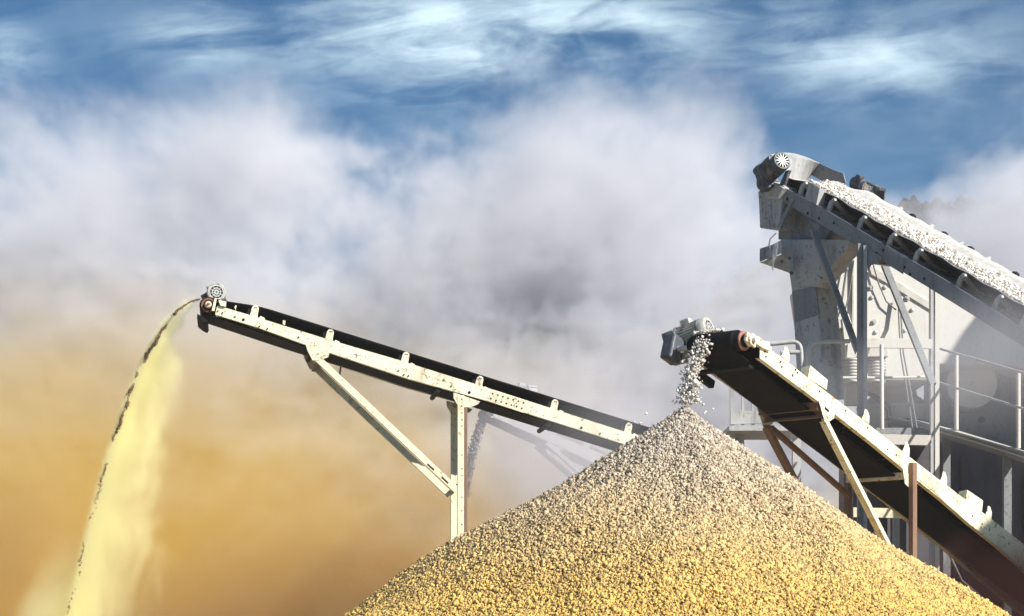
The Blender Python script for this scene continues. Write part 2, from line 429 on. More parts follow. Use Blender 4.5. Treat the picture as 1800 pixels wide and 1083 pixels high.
# ------------------------------------------------------------------ near conveyor over the heap
PR = Plane(1440, 20.0, 48)
def near_conveyor():
    W = .74
    FR = Frame(PR, (1316, 598), (1800, 977))
    root = thing("conveyor", "cream steel belt conveyor dropping stones onto the tip of the gravel heap", "conveyor", tuple(PR.pt(1600, 1000)))
    top = [(1336, 607), (1350, 612), (1381, 633), (1420, 664), (1461, 695), (1512, 734), (1560, 772), (1609, 811), (1660, 850), (1700, 880), (1750, 918), (1800, 957), (1950, 1071)]
    bot = [(1336, 630), (1350, 640), (1382, 664), (1420, 692), (1465, 726), (1512, 763), (1534, 780), (1609, 842), (1654, 877), (1705, 922), (1753, 960), (1800, 1002), (1950, 1132)]
    def stringer(off, out, mat):
        mb = MB(); th = .008 * out
        wp = top + bot[::-1]
        mb.prism(PR.poly(wp, off), PR.n * th)
        for line, sg in ((top, 1), (bot, -1)):
            for i in range(len(line) - 1):
                a, b = PR.at(*line[i], off), PR.at(*line[i + 1], off); d = (b - a).normalized(); u = PR.n.cross(d).normalized()
                if u.z < 0: u = -u
                u = -u * sg * .008
                mb.prism([a + u * .15, b + u * .15, b + u, a + u], PR.n * .055 * out)
        return mb.build("stringer", mat, root, bevel=.002)
    s1 = stringer(0, 1, "cream"); s2 = stringer(W, -1, "cream_worn")
    # rusty splice plate and bolt holes on the near face
    pl = [(1532, 757), (1566, 783), (1600, 810), (1625, 830), (1610, 841), (1580, 817), (1549, 792), (1526, 773)]
    # riveted joint plate
    MB().prism(PR.poly([(1622, 826), (1664, 858), (1652, 874), (1612, 840)], -.006), PR.n * .005).build("splice_plate", "cream_worn", s1, bevel=.001)
    mb = MB()
    for (x, y) in [(1344, 618), (1346, 627), (1372, 636), (1374, 645), (1398, 650), (1401, 655), (1393, 660), (1440, 688), (1486, 722), (1525, 752), (1560, 790), (1575, 800), (1598, 822), (1630, 838), (1640, 846), (1648, 862), (1709, 907), (1726, 921)]:
        mb.lathe(PR.at(x, y, -.003), -PR.n, [(0, .011), (.003, .011)], 10)
    mb.build("bolt_hole", "hole", s1)["kind"] = "stuff"
    # take-up and bearing at the head
    mb = MB().prism(PR.poly([(1318, 590), (1328, 592), (1352, 611), (1350, 618), (1336, 612), (1322, 603)], -.035), PR.n * .035)
    mb.prism(PR.poly([(1341, 600), (1348, 601), (1350, 610), (1341, 608)], -.03), PR.n * .03)
    mb.build("bearing_bracket", "cream", root, bevel=.004)
    mb = MB().lathe(FR(0, -.055, 0), PR.n, [(0, .03), (0, .058), (.05, .066), (.06, .04)], 22)
    mb.box(FR(0, -.02, 0), FR.t * .085, FR.u * .045, PR.n * .014)
    mb.build("bearing", "cream_worn", root, bevel=.004)
    # head drum
    dr = MB().lathe(FR(0, .05, 0), PR.n, [(.06, .05), (.02, .066), (.0, .088), (.02, .094), (W - .12, .094), (W - .10, .06)], 40).build("head_drum", "black", root, smooth=True)
    MB().lathe(FR(0, .047, 0), PR.n, [(.0, .066), (-.004, .072), (-.004, .092), (.012, .095), (.03, .066)], 40).build("rim", "redrust", dr, smooth=True)
    MB().lathe(FR(0, .036, 0), PR.n, [(0, .064), (.004, .066)], 28).build("drum_web", "hole", dr)
    MB().tube([FR(0, -.09, 0), FR(0, W + .1, 0)], .026, 14).build("shaft", "zinc", dr)
    bl = belt_mesh(FR, .12, W - .1, .105, FR.L + 2.0, .085, .17, .2, "belt", "rubber", root)
    # idlers: bracket ears on the frame with three rolls between
    for (x, y) in [(1384, 628), (1444, 676), (1525, 737), (1596, 794), (1662, 846), (1741, 906)]:
        s_ = FR.s_of(x, y); h0 = FR.h_of(x, y)
        mb = MB()
        for off in (.02, W - .02):
            c = FR(s_, off, h0); sg = 1 if off < .3 else -1
            ear = [c - FR.t * .07 - FR.u * .02, c + FR.t * .075 - FR.u * .02, c + FR.t * .055 + FR.u * .06, c - FR.t * .0 + FR.u * .105, c - FR.t * .045 + FR.u * .10, c - FR.t * .05 + FR.u * .03]
            mb.prism(ear, PR.n * .01 * sg)
        mb.box(FR(s_, W / 2, h0 - .02), PR.n * (W / 2 - .03), FR.t * .025, FR.u * .012)
        idl = mb.build("idler_bracket", "cream", root, bevel=.003)
        for (a, b) in ((.06, .26), (.27, W - .27), (W - .26, W - .06)):
            ha = .055 if a < .2 else .0; hb = .055 if b > W - .2 else .0
            MB().tube([FR(s_, a, ha + .04), FR(s_, b, hb + .04)], .03, 12).build("roll", "black", idl)
    # upright guard plates bent back over the belt edge
    for q in ([(1424, 642), (1455, 668), (1453, 685), (1420, 664)], [(1700, 861), (1728, 880), (1726, 899), (1698, 879)]):
        pts = PR.poly(q, .0)
        mb = MB().prism(pts, PR.n * .006)
        e = (pts[0] - pts[3]); mb.prism([pts[0], pts[3], pts[3] + PR.n * .10, pts[0] + PR.n * .10 - e * .12], FR.t * .006)
        mb.build("guard_plate", "cream", root)
    # gusset plates, cross beam and legs
    gus = [(1438, 704), (1466, 727), (1465, 736), (1455, 742), (1449, 742)]
    for off, mat in ((-.008, "cream"), (W + .002, "cream")):
        g = MB().prism(PR.poly(gus, off), PR.n * .006).build("gusset", mat, root, bevel=.002)
        if off < 0:
            s0 = PR.at(1452, 720, off - .002); MB().box(s0, (PR.pt(1457, 725) - PR.pt(1448, 717)) * .38, PR.n * .002, FR.u * .012).build("slot", "hole", g)
    a = PR.at(1440, 713, .02); MB().channel(a, a + PR.n * (W - .02), .085, .07, Z, FR.t + Z * .0, .008).build("cross_beam", "brown", root, bevel=.006)
    a = PR.at(1452, 728, .02); MB().channel(a, a + PR.n * (W - .02), .07, .05, Z, -FR.t, .008).build("cross_beam", "brown", root, bevel=.004)
    def leg(p, q, off, mat, w=.055, dep=.075):
        """run on past the heap down to the ground"""
        a, b = PR.at(*p, off), PR.at(*q, off); d = (b - a).normalized(); b = a + d * ((a.z + .02) / -d.z)
        return MB().channel(a, b, w, dep, PR.d, PR.n, .007).build("leg", mat, root, bevel=.003)
    leg((1452, 738), (1547, 925), -.004, "cream")
    leg((1450, 741), (1545, 928), W - .06, "brown")
    a, b = PR.at(1462, 742, W - .02), PR.at(1540, 800, W - .02); MB().channel(a, PR.at(1600, 868, W - .02), .05, .05, Z, PR.n, .006).build("brace", "brown", root, bevel=.003)
    # lower trestle
    for off, mat in ((-.06, "brown"), (W + .01, "brown")):
        a = PR.at(1600, 814, off); b = V((a.x, a.y, -.03)); MB().channel(a, b, .085, .055, PR.d, PR.n, .007).build("leg", mat, root, bevel=.003)
    a = PR.at(1591, 836, .0); MB().channel(a, a + PR.n * W, .075, .05, Z, FR.t, .007).build("cross_beam", "cream_worn", root, bevel=.003)
    MB().prism(PR.poly([(1586, 824), (1609, 842), (1612, 850), (1600, 860), (1590, 850)], -.006), PR.n * .006).build("gusset", "cream_worn", root)
    # scraper under the head
    a = FR(.22, .08, -.17); MB().bar(a, a + PR.n * (W - .1), .06, .03, FR.t).build("belt_scraper", "black", root, bevel=.004)
    MB().box(FR(.42, W + .03, -.15), FR.t * .12, PR.n * .03, FR.u * .04).build("scraper_arm", "black", root, bevel=.004)
    # shaft-mounted drive on the far side
    m = motor(root, at(1217, 589, FR(0, W + .3, 0).y), (.80, -.50, .25), (-.25, .1, 1), .125, .26)
    mb = MB().box(FR(.0, W + .17, .0), FR.t * .1, PR.n * .07, FR.u * .13)
    mb.build("gear_housing", "motor_dark", root, bevel=.02)  # housing coloured dark for the shadow around the drive
    c = at(1192, 618, FR(0, W + .3, 0).y)
    mb = MB().prism([c + V(p) for p in ((-.09, 0, .10), (.10, 0, .14), (.13, 0, .02), (.10, 0, -.10), (-.03, 0, -.13), (-.07, 0, -.02))], (0, .12, 0))
    mb.lathe(c + V((-.02, -.01, .03)), (0, -1, 0), [(0, .05), (.02, .05), (.02, .03), (-.02, .03)], 16)
    mb.build("drive_bracket", "motor", root, bevel=.01)
    return FR, W
FRR, WR = near_conveyor()

# stones leaving the belt and falling on the heap
def fall():
    n = 1000
    t = rng.uniform(0, 1, n) ** .8
    off = .12 + (WR - .24) * np.clip(rng.normal(.62, .18, n), .2, 1.0)
    pts = []
    H = FRR(0, WR * .62, .1); end = AP + V((0, 0, .02)); drop = H.z - end.z
    for i in range(n):
        p0 = FRR(.12 - .12 * min(1, t[i] * 6), off[i], .125 + random.uniform(0, .05)); k = t[i]
        tgt = V((end.x + rng.normal(0, .055), end.y + rng.normal(0, .06), end.z))
        q = p0.lerp(tgt, k ** .62); q.z = p0.z + (tgt.z - p0.z) * k ** 1.25
        pts.append(q)
    for i in range(700):      # the layer still riding over the drum
        a = random.uniform(-.25, 1.1)
        if a < 0: p = FRR(-.12 * math.sin(-a * 4), random.uniform(.3, WR - .1), .115 * math.cos(a * 4) + .02)
        else: p = FRR(a, random.uniform(.28, WR - .12), .12 + .06 * min(1, a) + random.uniform(0, .05))
        pts.append(p)
    sz = np.clip(rng.lognormal(math.log(.0115), .36, len(pts)), .006, .028)
    v, f = stones_arrays(np.array([tuple(p) for p in pts]), sz)
    return tag(tri_object("falling_gravel", v, f, ["stone_pale"]), "stones spilling over the near drum and falling onto the heap tip", "falling gravel", kind="stuff")
fall()

# ------------------------------------------------------------------ left conveyor
PL = Plane(812, 24.0, 8)
def left_conveyor():
    W = .80
    FL = Frame(PL, (366, 536), (1098, 763))
    root = thing("conveyor", "long cream belt conveyor on a single trestle pouring yellow sand at its high end", "conveyor", tuple(PL.at(812, 1376)))
    L = FL.L + 1.2
    top = [(382, 537), (440, 554), (571, 595), (698, 632), (864, 684), (1098, 759), (1180, 785)]
    bot = [(378, 553), (456, 577), (533, 605), (720, 667), (860, 706), (1085, 777), (1180, 806)]
    def stringer(off, out, mat):
        mb = MB()
        mb.prism(PL.poly(top + bot[::-1], off), PL.n * .008 * out)
        for line, sg in ((top, 1), (bot, -1)):
            for i in range(len(line) - 1):
                a, b = PL.at(*line[i], off), PL.at(*line[i + 1], off); u = PL.n.cross((b - a).normalized())
                if u.z < 0: u = -u
                u = -u * sg * .009
                mb.prism([a + u * .15, b + u * .15, b + u, a + u], PL.n * .065 * out)
        return mb.build("stringer", mat, root, bevel=.002)
    s1 = stringer(0, 1, "cream"); stringer(W, -1, "cream_worn")
    MB().prism(PL.poly([(864, 686), (928, 706), (920, 726), (857, 705)], -.007), PL.n * .006).build("splice_plate", "cream_worn", s1, bevel=.001)
    mb = MB()
    for (x, y) in [(383, 547), (391, 550), (413, 557), (456, 574), (470, 578), (525, 593), (793, 679), (700, 652), (710, 659), (718, 661), (1055, 762), (780, 668)] + [(866 + 9 * i, 692 + 2.7 * i) for i in range(7)] + [(863 + 9 * i, 701 + 2.8 * i) for i in range(7)]:
        mb.lathe(PL.at(x, y, -.009), -PL.n, [(0, .010), (.002, .010)], 10)
    for (x, y, r) in [(428, 562, .017), (825, 690, .018), (1022, 752, .016)]: mb.lathe(PL.at(x, y, -.003), -PL.n, [(0, r), (.003, r)], 12)
    mb.build("bolt_hole", "hole", s1)["kind"] = "stuff"
    # head bearing block and take-up bolts
    mb = MB().prism(PL.poly([(384, 528), (398, 531), (397, 540), (387, 538)], -.03), PL.n * .03)
    mb.build("bearing_bracket", "cream", root, bevel=.003)
    MB().prism(PL.poly([(377, 526), (381, 525), (377, 548), (372, 547)], -.05), PL.n * .05).build("bearing_bracket", "cream", root, bevel=.003)
    for q in ([(412, 540), (414, 537), (416, 537), (414, 546)], [(497, 563), (502, 564), (501, 572), (497, 570)]):
        MB().prism(PL.poly(q, -.008), PL.n * .008).build("lug", "cream", root, bevel=.002)
    r = .098
    dr = MB().lathe(FL(0, .03, 0), PL.n, [(.05, .045), (.03, .07), (0, .082), (.02, .086), (W - .06, .086)], 40).build("head_drum", "black", root, smooth=True)
    MB().lathe(FL(0, .02, 0), PL.n, [(.02, .058), (.0, .060), (-.006, .066), (-.006, .083), (.01, .088), (.03, .06)], 36).build("rim", "rust", dr, smooth=True)
    MB().lathe(FL(0, .016, 0), PL.n, [(0, .056), (.004, .058)], 28).build("drum_web", "hole", dr)
    MB().lathe(FL(0, -.05, 0), PL.n, [(0, .012), (0, .032), (.012, .036), (.04, .044), (.05, .044), (.06, .03)], 24).build("bearing", "cream_worn", root, bevel=.003)
    mb = MB().lathe(FL(0, -.054, 0), -PL.n, [(0, .017), (.006, .015)], 16); mb.build("shaft_end", "rust", dr)
    belt_mesh(FL, .055, W - .055, r, L, .05, .176, .22, "belt", "rubber", root, lead=.7)
    for (x, y) in [(447, 555), (579, 597), (712, 637), (842, 679), (974, 720), (1104, 761)]:
        s_ = FL.s_of(x, y); h0 = FL.h_of(x, y); mb = MB()
        for off in (.004, W - .004):
            sg = 1 if off < .3 else -1; c = FL(s_, off, h0)
            ear = [c - FL.t * .05 - FL.u * .03, c + FL.t * .05 - FL.u * .03, c + FL.t * .034 + FL.u * .03] + \
                  [c - FL.t * .012 + FL.u * .085 + (FL.t * math.cos(a) + FL.u * math.sin(a)) * .042 for a in (0, .6, 1.2, 1.8, 2.4, 3.1)]
            mb.prism(ear, PL.n * .010 * sg)
            mb.prism([c + FL.t * .06 - FL.u * .012, c + FL.t * .14 - FL.u * .012, c + FL.t * .12 + FL.u * .012, c + FL.t * .07 + FL.u * .02], PL.n * .02 * sg)
        mb.box(FL(s_, W / 2, h0 + .0), PL.n * (W / 2 - .02), FL.t * .03, FL.u * .01)
        idl = mb.build("idler_bracket", "cream", root, bevel=.003)
        bm = MB(); bolt_heads(bm, [FL(s_ - .02, .003, h0 + .095), FL(s_ + .0, .003, h0 + .10)], PL.n, .008, .006); bm.build("bolt", "rust", idl)
        for (a, b, ha, hb) in ((.03, .28, .11, .02), (.29, W - .29, .005, .005), (W - .28, W - .03, .02, .11)):
            MB().tube([FL(s_, a, ha), FL(s_, b, hb)], .028, 12).build("roll", "black", idl)
        bx = FL(s_ - .06, .04, h0 + .03); MB().box(bx, FL.t * .03, FL.u * .04, PL.n * .02).build("roll_clip", "black", idl)
    # return idlers seen from below
    for s_ in (1.3, 2.9, 4.3): MB().tube([FL(s_, .02, -.16), FL(s_, W - .02, -.16)], .03, 12).build("return_roll", "black", root)
    # gusset and raking brace (a pair), trestle leg (a pair)
    gus = [(537, 606), (580, 621), (577, 628), (562, 634), (549, 634), (540, 616)]
    for off in (-.009, W - .02):
        MB().prism(PL.poly(gus, off), PL.n * .012).build("gusset", "cream_worn", root, bevel=.004)
    gus2 = [(797, 690), (844, 706), (840, 711), (828, 716), (806, 716), (797, 700)]
    for off in (-.002, W - .02):
        MB().prism(PL.poly(gus2, off), PL.n * .012 if off > 0 else -PL.n * .006).build("gusset", "cream_worn", root, bevel=.004)
    for off, o2 in ((-.004, 1), (W - .055, 1)):
        a, b = PL.at(556, 628, off), PL.at(803, 862, off)
        br = MB().channel(a, b, .080, .055, Z, PL.n, .007).build("brace", "leg", root, bevel=.003)
        if off < 0:
            for (x, y) in ((758, 823), (783, 846)):
                c = PL.at(x - 1, y - 2, off - .001); mb = MB().box(c, (b - a).normalized() * .055, PL.n * .002, PL.n.cross((b - a).normalized()) * .009)
                mb.build("slot", "hole", br)
    MB().bar(PL.at(556, 634, 0), PL.at(556, 634, W), .05, .05, Z).build("cross_tie", "brown", root, bevel=.003)
    for off in (-.012, W - .065):
        a = PL.at(810, 695, off); b = V((a.x, a.y, -.03))
        lg = MB().channel(a, b, .078, .062, PL.d, PL.n, .007).build("leg", "leg", root, bevel=.003)
        # brown strip standing in for the shaded inside of the leg's open right
        MB().bar(a + PL.d * .062 + PL.n * .03 - Z * .06, b + PL.d * .062 + PL.n * .03, .035, .05, PL.d).build("leg_angle", "brown", root, bevel=.003)
        if off < 0:
            mb = MB()
            for y in (702, 714, 726, 738, 749, 800, 824, 836, 874, 898, 922): mb.lathe(a + PL.d * .012 + Z * (-(y - 695) / F * 24) - PL.n * .001, -PL.n, [(0, .008), (.002, .008)], 8)
            mb.build("bolt_hole", "hole", lg)["kind"] = "stuff"
    for zz in (850, 700): MB().bar(PL.at(812, zz, .02), PL.at(812, zz, W - .02), .05, .05, Z).build("cross_tie", "brown", root, bevel=.003)
    # scraper under the head drum
    mb = MB().prism(PL.poly([(347, 551), (360, 559), (366, 563), (363, 568), (356, 565), (346, 557)], .02), PL.n * (W - .04))
    mb.build("belt_scraper", "rubber", root, bevel=.004)
    # drive above the drum
    c = PL.at(379, 512, .30); motor(root, c, -PL.n + V((.05, 0, .04)), (-.55, 0, 1), .112, .26)
    MB().prism(PL.poly([(352, 514), (364, 507), (366, 514), (357, 520)], .22), PL.n * .12).build("junction_box", "motor_dark", root, bevel=.006)
    MB().prism(PL.poly([(360, 521), (400, 527), (396, 514), (388, 520), (368, 518)], .25), PL.n * .3).build("motor_foot", "motor_dark", root, bevel=.006)
    # wire hanging under the frame
    MB().tube([PL.at(602, 636, .3), PL.at(600, 648, .3), PL.at(598, 664, .32)], .012, 6).build("loose_wire", "cable", root)
    return FL, W
FRL, WL = left_conveyor()

# clumps along the outer edge of the falling sand
def traj(y): return 362 - 10.2 * math.sqrt(max(y - 525, 0))
def sand():
    pts, sz = [], []
    Y0 = PL.pt(360, 535).y
    for i in range(5200):
        y = 526 + 560 * random.random() ** 1.25
        clump = math.sin(y * .085) + math.sin(y * .23 + 1) * .8 + math.sin(y * .051 + 2)
        keep = max(0.0, (clump * .34 + .42)) * (1.0 if y < 760 else .3 if y < 880 else .14)
        if random.random() > keep: continue
        x = traj(y) - 1.0 + random.gauss(-.6, 1.5) + 1.2 * math.sin(y * .17) + 1.5 * math.sin(y * .045)
        pts.append(tuple(at(x, y, Y0 + random.uniform(-.02, .3)))); sz.append(random.uniform(.005, .0125))
    v, f = stones_arrays(np.array(pts), np.array(sz))
    return tag(tri_object("falling_sand", v, f, ["sand"]), "thin broken stream of dark sand grains arcing down from the left belt", "falling sand", kind="stuff")
sand()

# ------------------------------------------------------------------ far conveyor behind the left one
PF = Plane(862, 46.0, 14)
def far_conveyor():
    W = .9
    FF = Frame(PF, (863, 723), (1049, 806))
    root = thing("conveyor", "small hazy grey conveyor behind the left one, dropping a thin stream of gravel", "conveyor", tuple(PF.at(1000, 1200)))
    top = [(868, 717), (950, 753), (1049, 794), (1150, 838)]; bot = [(867, 733), (950, 770), (1049, 816), (1150, 862)]
    for off in (0, W): MB().prism(PF.poly(top + bot[::-1], off), PF.n * .03).build("stringer", "far", root, bevel=.004)
    belt_mesh(FF, .1, W - .1, .12, FF.L + 1.2, .06, .24, .3, "belt", "rubber", root)
    MB().lathe(FF(0, .05, 0), PF.n, [(.03, .05), (0, .108), (W - .1, .108)], 30).build("head_drum", "black", root, smooth=True)
    for (x, y) in ((915, 738), (972, 762), (1030, 786)):
        s_ = FF.s_of(x, y); h0 = FF.h_of(x, y); mb = MB()
        for off in (.0, W): c = FF(s_, off, h0); mb.prism([c - FF.t * .09, c + FF.t * .09, c + FF.t * .03 + FF.u * .26, c - FF.t * .07 + FF.u * .26], PF.n * .03)
        mb.box(FF(s_, W / 2 + .015, h0 + .03), PF.n * (W / 2), FF.t * .04, FF.u * .03)
        mb.build("idler_bracket", "far", root, bevel=.004)
    m = motor(root, PF.at(923, 684, .5), (-1, -.25, .05), (0, 0, 1), .15, .36, body="dustgrey")
    MB().lathe(PF.at(944, 683, .5), (-1, -.25, .05), [(-.1, .1), (-.1, .14), (.1, .14), (.1, .08)], 24).build("drive_pulley", "dustgrey", root, smooth=True)
    MB().prism(PF.poly([(914, 693), (956, 706), (956, 716), (934, 712), (914, 702)], .35), PF.n * .35).build("motor_base", "far", root, bevel=.01)
    for off in (.0, W):
        a = PF.at(960, 778, off); b = PF.at(1064, 870, off); b = a + (b - a) * (a.z / (a.z - b.z))
        MB().bar(a, b, .14, .1, PF.n).build("brace", "far", root, bevel=.006)
        a = PF.at(1062, 800, off); MB().bar(a, V((a.x, a.y, -.03)), .14, .1, PF.n).build("leg", "far", root, bevel=.006)
    MB().prism(PF.poly([(958, 778), (990, 788), (975, 800), (962, 800)], -.02), PF.n * .02).build("gusset", "far", root)
    pts, sz = [], []
    for i in range(2400):
        k = random.random(); y = 722 + 150 * k ** 1.1; x = 864 - 42 * (k ** .72) + random.gauss(0, 2.2 + 2.0 * k)
        pts.append(tuple(PF.at(x, y, random.uniform(.25, .65)))); sz.append(random.uniform(.014, .034) * (1.1 - .5 * k))
    v, f = stones_arrays(np.array(pts), np.array(sz))
    tag(tri_object("falling_gravel", v, f, ["far_stone"]), "grey curtain of fine gravel falling from the far conveyor behind the trestle leg", "falling gravel", kind="stuff")
far_conveyor()
# ------------------------------------------------------------------ steep loaded conveyor
PT = Plane(1436, 30.0, -58)
def steep_conveyor():
    W = 1.45
    FT = Frame(PT, (1372, 325), (1800, 578))
    root = thing("conveyor", "steep grey conveyor carrying a full bed of pale stones beneath a hooded head", "conveyor", tuple(PT.at(1520, 1300)))
    L = FT.s_of(2290, 880)
    top = [(1366, 323), (1436, 360), (1560, 433), (1660, 491), (1800, 578), (1880, 626.5), (2300, 881)]
    bot = [(1366, 349), (1463, 407), (1560, 462), (1636, 508), (1800, 610), (1880, 660), (2300, 921)]
    def stringer(off, out):
        mb = MB(); mb.prism(PT.poly(top + bot[::-1], off), PT.n * .010 * out)
        for line, sg in ((top, 1), (bot, -1)):
            for i in range(len(line) - 1):
                a, b = PT.at(*line[i], off), PT.at(*line[i + 1], off); u = PT.n.cross((b - a).normalized())
                if u.z < 0: u = -u
                u = -u * sg * .012
                mb.prism([a + u * .1, b + u * .1, b + u, a + u], PT.n * .12 * out)
        return mb.build("stringer", "grey", root, bevel=.003)
    s1 = stringer(0, 1); stringer(W, -1)
    mb = MB()
    for (x, y) in [(1384, 350), (1420, 375), (1440, 384), (1466, 392), (1541, 445), (1553, 440), (1561, 453), (1575, 458), (1590, 470), (1600, 482), (1625, 490)]:
        mb.lathe(PT.at(x, y, -.003), -PT.n, [(0, .022), (.004, .022)], 10)
    mb.build("bolt_hole", "hole", s1)["kind"] = "stuff"
    MB().prism(PT.poly([(1560, 436), (1590, 453), (1588, 482), (1556, 462)], -.012), PT.n * .010).build("splice_plate", "grey", s1, bevel=.002)
    # belt: h measured from the top edge of the stringer
    belt_mesh(FT, .10, W - .10, .12, L, .06, .235, .34, "belt", "rubber_dusty", root, wav=.022, pitch=.62, lead=.5)
    # underside of the near wing is clean black rubber
    MB().lathe(FT(0, .1, 0), PT.n, [(0, .06), (0, .105), (W - .2, .105)], 30).build("head_drum", "black", root, smooth=True)
    def wing(s0, s1):
        mb = MB(); N = 60; vs = []
        for i in range(N + 1):
            s_ = s0 + (s1 - s0) * i / N; k = min(1, s_ / .5); wv = .022 * (.5 - .5 * math.cos(2 * math.pi * s_ / .62))
            vs += [FT(s_, .085, .235 * k + .12 * (1 - k) - wv - .002), FT(s_, .20, .15 * k + .10 * (1 - k)), FT(s_, .40, .035), FT(s_, .62, .03)]
        mb.add(vs, [(i * 4 + j, i * 4 + j + 1, i * 4 + j + 5, i * 4 + j + 4) for i in range(N) for j in range(3)])
        return mb
    wing(.05, L).build("belt_underside", "rubber", root, smooth=True, solid=.012)
    # dark slab standing in for the shadow inside the frame below the belt
    MB().prism([FT(.3, W / 2, -.10), FT(L, W / 2, -.10), FT(L, W / 2, -.12), FT(.3, W / 2, -.12)], PT.n * .4).build("shadow_slab", "rubber", root)
    # idlers
    for (x, y) in [(1401, 342), (1452, 369), (1505, 400), (1557, 431), (1603, 458), (1679, 502), (1742, 543), (1791, 573), (1850, 608), (1915, 648), (1985, 690), (2060, 736), (2145, 787), (2235, 842)]:
        s_ = FT.s_of(x, y); mb = MB()
        for off, sg in ((.035, 1), (W - .035, -1)):
            c = FT(s_, off, 0)
            prof = [(-.035, 0), (.05, 0), (.035, .05), (.03, .12), (.075, .20), (.05, .225), (-.03, .165), (-.04, .08)]
            mb.prism([c + FT.t * a + FT.u * b for a, b in prof], PT.n * .05 * sg)
        mb.box(FT(s_, W / 2, .005), PT.n * (W / 2 - .08), FT.t * .03, FT.u * .012)
        idl = mb.build("idler_bracket", "dustgrey", root, bevel=.004)
        for (a, b, ha, hb) in ((.06, .45, .19, -.01), (.46, W - .46, -.02, -.02), (W - .45, W - .03, -.01, .215)):
            MB().tube([FT(s_ + .02, a, ha), FT(s_ + .02, b, hb)], .045, 12).build("roll", "dustgrey", idl)
    # side skirt plate near the head
    mb = MB().prism(PT.poly([(1424, 320), (1442, 331), (1436, 360), (1417, 347)], -.02), PT.n * .012)
    a, b = PT.at(1442, 331, -.02), PT.at(1436, 360, -.02); mb.prism([a, b, b + PT.n * .14, a + PT.n * .14], FT.t * .01)
    mb.build("skirt_plate", "dustgrey", root)
    # hood over the discharge: far cheek, arched roof plate, near lip
    far = lambda x, y: PT.pt(x, y, W + .02)
    mb = MB().prism([far(1425, 307), far(1440, 287), (far(1463, 298)), far(1482, 305), far(1487, 322), far(1457, 325)], PT.n * .015)
    mb.build("hood_cheek", "grey", root)  # darker grey holds the shade inside the hood
    nr = lambda x, y: PT.pt(x, y, .12)
    A, B = nr(1376, 283), nr(1386, 320)
    C1, C2 = far(1440, 287), far(1422, 316)
    mb = MB(); N = 8; vs = []
    for i in range(N + 1):
        k = i / N; arch = math.sin(math.pi * k) * .05
        vs += [A.lerp(C1, k) + Z * arch, B.lerp(C2, k) - FT.t * .02]
    mb.add(vs, [(2 * i, 2 * i + 1, 2 * i + 3, 2 * i + 2) for i in range(N)])
    vs2 = [p + FT.t * -.35 + FT.u * -.02 for p in vs[::2]]
    mb.add(vs[::2] + vs2, [(i, i + 1, N + 2 + i, N + 1 + i) for i in range(N)])
    mb.build("hood", "dustgrey", root, solid=.014)
    # fittings on the far rim
    def s_at(px):
        f = lambda s_: (lambda p: p.x / p.y * F + CX)(FT(s_, W - .10, .22))
        return min((i * .02 for i in range(400)), key=lambda s_: abs(f(s_) - px))
    far2 = lambda x, y: PT.pt(x, y, W + .05)
    for (x, y) in ((1603, 379), (1658, 411), (1704, 437), (1783, 483)):
        c = FT(s_at(x), W - .13, .19); MB().prism([c - FT.t * .05, c + FT.t * .07, c + FT.t * .05 + FT.u * .05, c - FT.t * .02 + FT.u * .06], PT.n * .08).build("roll_end", "black", root, bevel=.008)
    drop = FT(s_at(1542), W - .10, .16) - PT.pt(1541, 353, W + .05); drop = FT.u * drop.dot(FT.u)
    far2 = lambda x, y: PT.pt(x, y, W + .05) + drop
    mb = MB().prism([far2(1533, 328), far2(1554, 338), far2(1551, 360), far2(1530, 346)], PT.n * .02)
    mb.prism([far2(1532, 326), far2(1556, 337), far2(1555, 341), far2(1531, 330)], -PT.n * .12)
    mb.build("guard_plate", "motor_dark", root)
    m2 = motor(root, far2(1508, 329), FT.t + V((0, 0, .1)), FT.u, .105, .26, body="motor_dark", gear=False)
    # drive at the head
    cm = PT.pt(1361, 296, -.20); motor(root, cm, (.34, -.86, .24), (-.2, 0, 1), .145, .34, body="motor_dark", spokes=13)
    mb = MB().prism([PT.pt(1345, 338, -.1), PT.pt(1358, 318, -.1), PT.pt(1376, 330, -.1), PT.pt(1366, 350, -.1), PT.pt(1350, 350, -.1)], PT.n * .3)
    mb.build("motor_foot", "dustgrey", root, bevel=.012)
    mb = MB().prism([PT.pt(1370, 324, -.06), PT.pt(1381, 300, -.06), PT.pt(1387, 299, -.06), PT.pt(1378, 326, -.06)], PT.n * .05); mb.build("motor_plate", "motor_dark", root, bevel=.004)
    for q in ((1334, 298, .07), (1340, 322, .06), (1347, 287, .06)):
        c = PT.pt(q[0], q[1], .0); MB().lathe(c, V((.3, -.9, .2)), [(-.1, q[2] * .8), (-.08, q[2]), (.08, q[2]), (.1, q[2] * .6)], 10).build("gearbox_cover", "motor_dark", root, bevel=.01)
    c = PT.pt(1366, 283, -.15); MB().tube([c + V((-.05, 0, 0)), c + V((-.055, 0, .06)), c + V((-.03, 0, .10)), c + V((.01, 0, .105)), c + V((.04, 0, .07)), c + V((.045, 0, 0))], .012, 8).build("lifting_loop", "zinc", root, smooth=True)
    # posts and braces
    def post(x, y0, off, w=.135, mat="grey", dep=.10):
        a = PT.at(x, y0, off); b = V((a.x, a.y, -.03)); return MB().channel(a, b, w, dep, (1, 0, 0), (0, 1, 0), .010).build("leg", mat, root, bevel=.003)
    post(1519, 428, -.03)
    MB().bar(PT.at(1525.5, 432, -.05), V((*PT.at(1525.5, 432, -.05).xy, -.03)), .05, .012, (1, -.3, 0)).build("leg_angle", "dustgrey", root)
    MB().prism(PT.poly([(1524, 436), (1552, 452), (1546, 463), (1532, 466), (1526, 476)], -.012), PT.n * .012).build("gusset", "grey", root, bevel=.002)
    a = PT.at(1537, 459, .02); MB().channel(a, a + PT.n * W, .1, .06, Z, FT.t, .008).build("cross_beam", "dustgrey", root)
